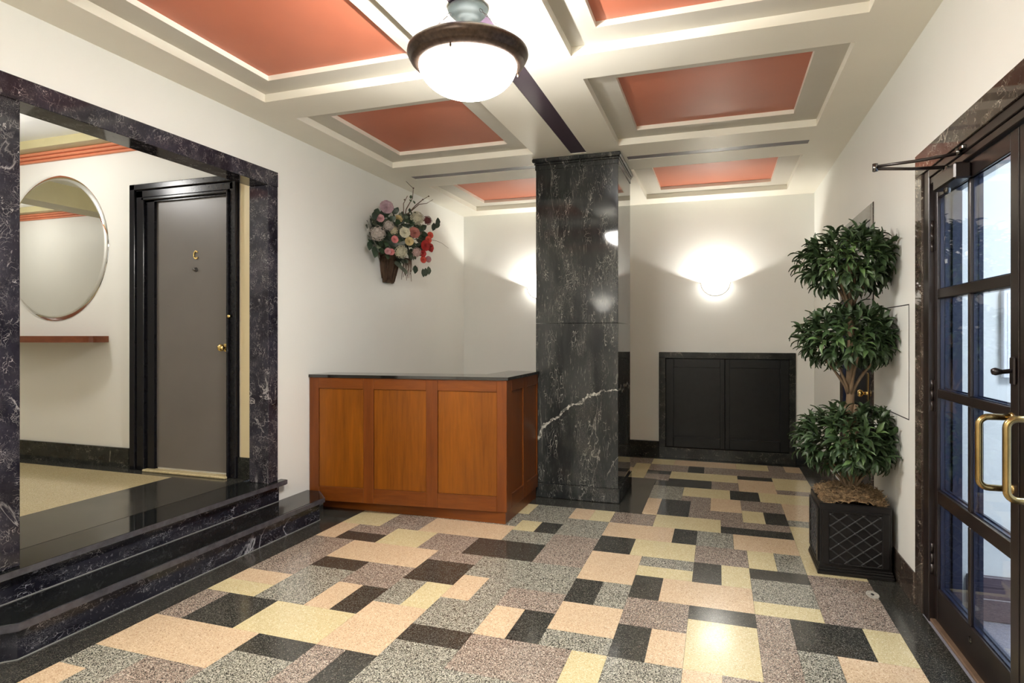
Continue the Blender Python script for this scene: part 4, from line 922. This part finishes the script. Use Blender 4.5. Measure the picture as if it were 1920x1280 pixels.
for kd, col, y, z, r, off in FL:
    me = petal_mesh('rose_bloom', r, 4, FMt[col], .7, 7) if kd == 'rose' else hydrangea_mesh('hydrangea_bloom', r, FMt[col])
    nm = 'rose' if kd == 'rose' else 'hydrangea'
    o = bpy.data.objects.new(nm, me); COL.objects.link(o); o.parent = bq
    o.location = Vector((XL + off, y, z)) - bl
    d = Vector((1.0, -.75 + rnd.uniform(-.3, .3) + (y - 5.18) * 1.0, (z - 2.25) * 1.2 + rnd.uniform(-.1, .25)))
    o.rotation_euler = d.to_track_quat('Z', 'Y').to_euler()
    o['label'] = {'lilac': 'dusty lilac ', 'pink': 'dusty pink ', 'cream': 'cream ', 'yellow': 'pale yellow ', 'greyw': 'greyish white ', 'burg': 'burgundy ', 'white': 'greenish white ', 'rose': 'rose pink ', 'red': 'red ', 'coral': 'coral red ', 'pale': 'pale pink ', 'dark': 'dusky rose '}[col] + nm
def leaf_mesh(name, L_, W__, mat):
    vs_ = [(u * L_, s * w_ * W__, h_ * L_) for u, w_, h_ in ((0, .05, 0), (.25, .8, .04), (.55, 1, .05), (.8, .6, .0), (1, .03, -.08)) for s in (-1, 0, 1)]
    fs_ = [(i * 3 + k, i * 3 + k + 1, i * 3 + 4 + k, i * 3 + 3 + k) for i in range(4) for k in range(2)]
    me = bpy.data.meshes.new(name); me.from_pydata(vs_, [], fs_); me.materials.append(mat)
    for p in me.polygons: p.use_smooth = True
    return me
lf1, lf2 = leaf_mesh('dark_leaf', .075, .026, M['leafd']), leaf_mesh('round_leaf', .055, .024, M['leafe'])
def put_leaf(me, p, d, s_):
    o = bpy.data.objects.new('leaf', me); COL.objects.link(o); o.parent = bq
    if p.x + d.normalized().x * .08 * s_ < XL + .01: d.x = abs(d.x)
    o.matrix_local = Matrix.Translation(p - bl) @ basis(d, Vector((1, -.5, .6 + rnd.uniform(-.6, .6)))).to_4x4() @ Matrix.Scale(s_, 4)
q = MB(); q.lathe([(0, -.17), (.20, -.12), (.30, -.03), (.30, .05), (.2, .13), (0, .17)], (0, 0, 0), 24); q.v = [(XL + .045 + .09 * max(0, p[0] / .3), 5.10 + p[1], 2.285 + p[2]) for p in q.v]; part(q, 'foliage_core', M['leafd'], bq)
for k in range(270):
    a = rnd.uniform(0, 6.283); rr = math.sqrt(rnd.random()); cy, cz = rr * math.cos(a), rr * math.sin(a)
    y = 5.10 + .40 * cy; z = 2.285 + .225 * cz; off = .05 + (.20 + .10 * cy) * math.sqrt(max(0, 1 - rr * rr * .8)) - rnd.uniform(.0, .06)
    d = Vector((rnd.uniform(.1, .9), cy + rnd.uniform(-.6, .6), cz + rnd.uniform(-.7, .5)))
    put_leaf(rnd.choice([lf1, lf1, lf1, lf2]), Vector((XL + off, y, z)), d, rnd.uniform(.7, 1.2))
for (x, y, z) in ((.24, 5.42, 2.01), (.26, 5.50, 2.04), (.22, 5.30, 2.03), (.25, 5.46, 2.02), (.28, 5.56, 2.40), (.30, 5.60, 2.43), (.32, 5.58, 2.45), (.12, 4.72, 2.14), (.10, 4.68, 2.18), (.12, 4.74, 2.12), (.14, 4.68, 2.36), (.13, 4.72, 2.40)): put_leaf(lf1, Vector((XL + x, y, z)), Vector((.1, rnd.uniform(-.3, .3), -1 if z < 2.3 else .6)), 1.15)
for k in range(6): put_leaf(lf2, Vector((XL + .14, 5.06 + .035 * k, 2.05 - .012 * k)), Vector((.4, .1, -1)), 1.0)
def twig(pts, r0, r1, nodes=()):
    q = MB(); n = len(pts); q.tube(pts, [r0 + (r1 - r0) * i / (n - 1) for i in range(n)], 6)
    for p in nodes: m_ = MB(); m_.lathe([(0, -.008), (.008, -.004), (.009, .003), (0, .009)], p, 6); q.add(m_.v, m_.f)
    part(q, 'twig', M['twig'], bq)
o_ = XL + .17
twig([(o_, 5.16, 2.40), (o_, 5.21, 2.555), (o_ + .02, 5.30, 2.68), (o_ + .03, 5.30, 2.775)], .006, .003, [(o_ + .03, 5.30, 2.775)])
twig([(o_ + .03, 5.30, 2.775), (o_ + .02, 5.26, 2.79), (o_ + .01, 5.19, 2.818)], .003, .002)
twig([(o_ + .03, 5.18, 2.50), (o_ + .07, 5.27, 2.60), (o_ + .11, 5.344, 2.669), (o_ + .13, 5.428, 2.718)], .006, .0025, [(o_ + .11, 5.344, 2.669), (o_ + .13, 5.428, 2.718)])
twig([(o_ + .03, 5.18, 2.50), (o_ + .08, 5.32, 2.62), (o_ + .11, 5.426, 2.649), (o_ + .15, 5.483, 2.695)], .005, .002)
twig([(o_, 5.16, 2.46), (o_, 5.16, 2.60), (o_ + .02, 5.20, 2.68)], .005, .003, [(o_, 5.18, 2.64)])
twig([(o_ + .13, 5.50, 2.30), (o_ + .13, 5.62, 2.305), (o_ + .13, 5.735, 2.30), (o_ + .13, 5.90, 2.27)], .0025, .0012)
for k in range(12):
    y = 5.22 + .013 * k; twig([(XL + .14, y, 2.10), (XL + .14, y + rnd.uniform(-.02, .03), 2.0), (XL + .13, y + rnd.uniform(-.03, .05), rnd.uniform(1.88, 1.96))], .006, .002)
for k in range(6):
    q_ = Vector((XL + .18 + rnd.uniform(0, .06), 5.20 + rnd.uniform(-.05, .12), 2.50 + rnd.uniform(0, .16))); put_leaf(lf1, q_, Vector((rnd.uniform(-.3, .6), rnd.uniform(-1, 1), .6)), .55)

# keep every leaf of the tree clear of the wall
bpy.context.view_layer.update()
for o in tree.children:
    if o.type != 'MESH': continue
    if o.name.startswith('leaf'):
        mx = max((o.matrix_world @ Vector(c)).x for c in o.bound_box)
        if mx > XR - .008: o.location.x -= mx - (XR - .008)
    else:
        ox = o.matrix_world.translation.x
        for v_ in o.data.vertices:
            if v_.co.x + ox > XR - .008: v_.co.x = XR - .008 - ox - .0005 * (v_.index % 7)
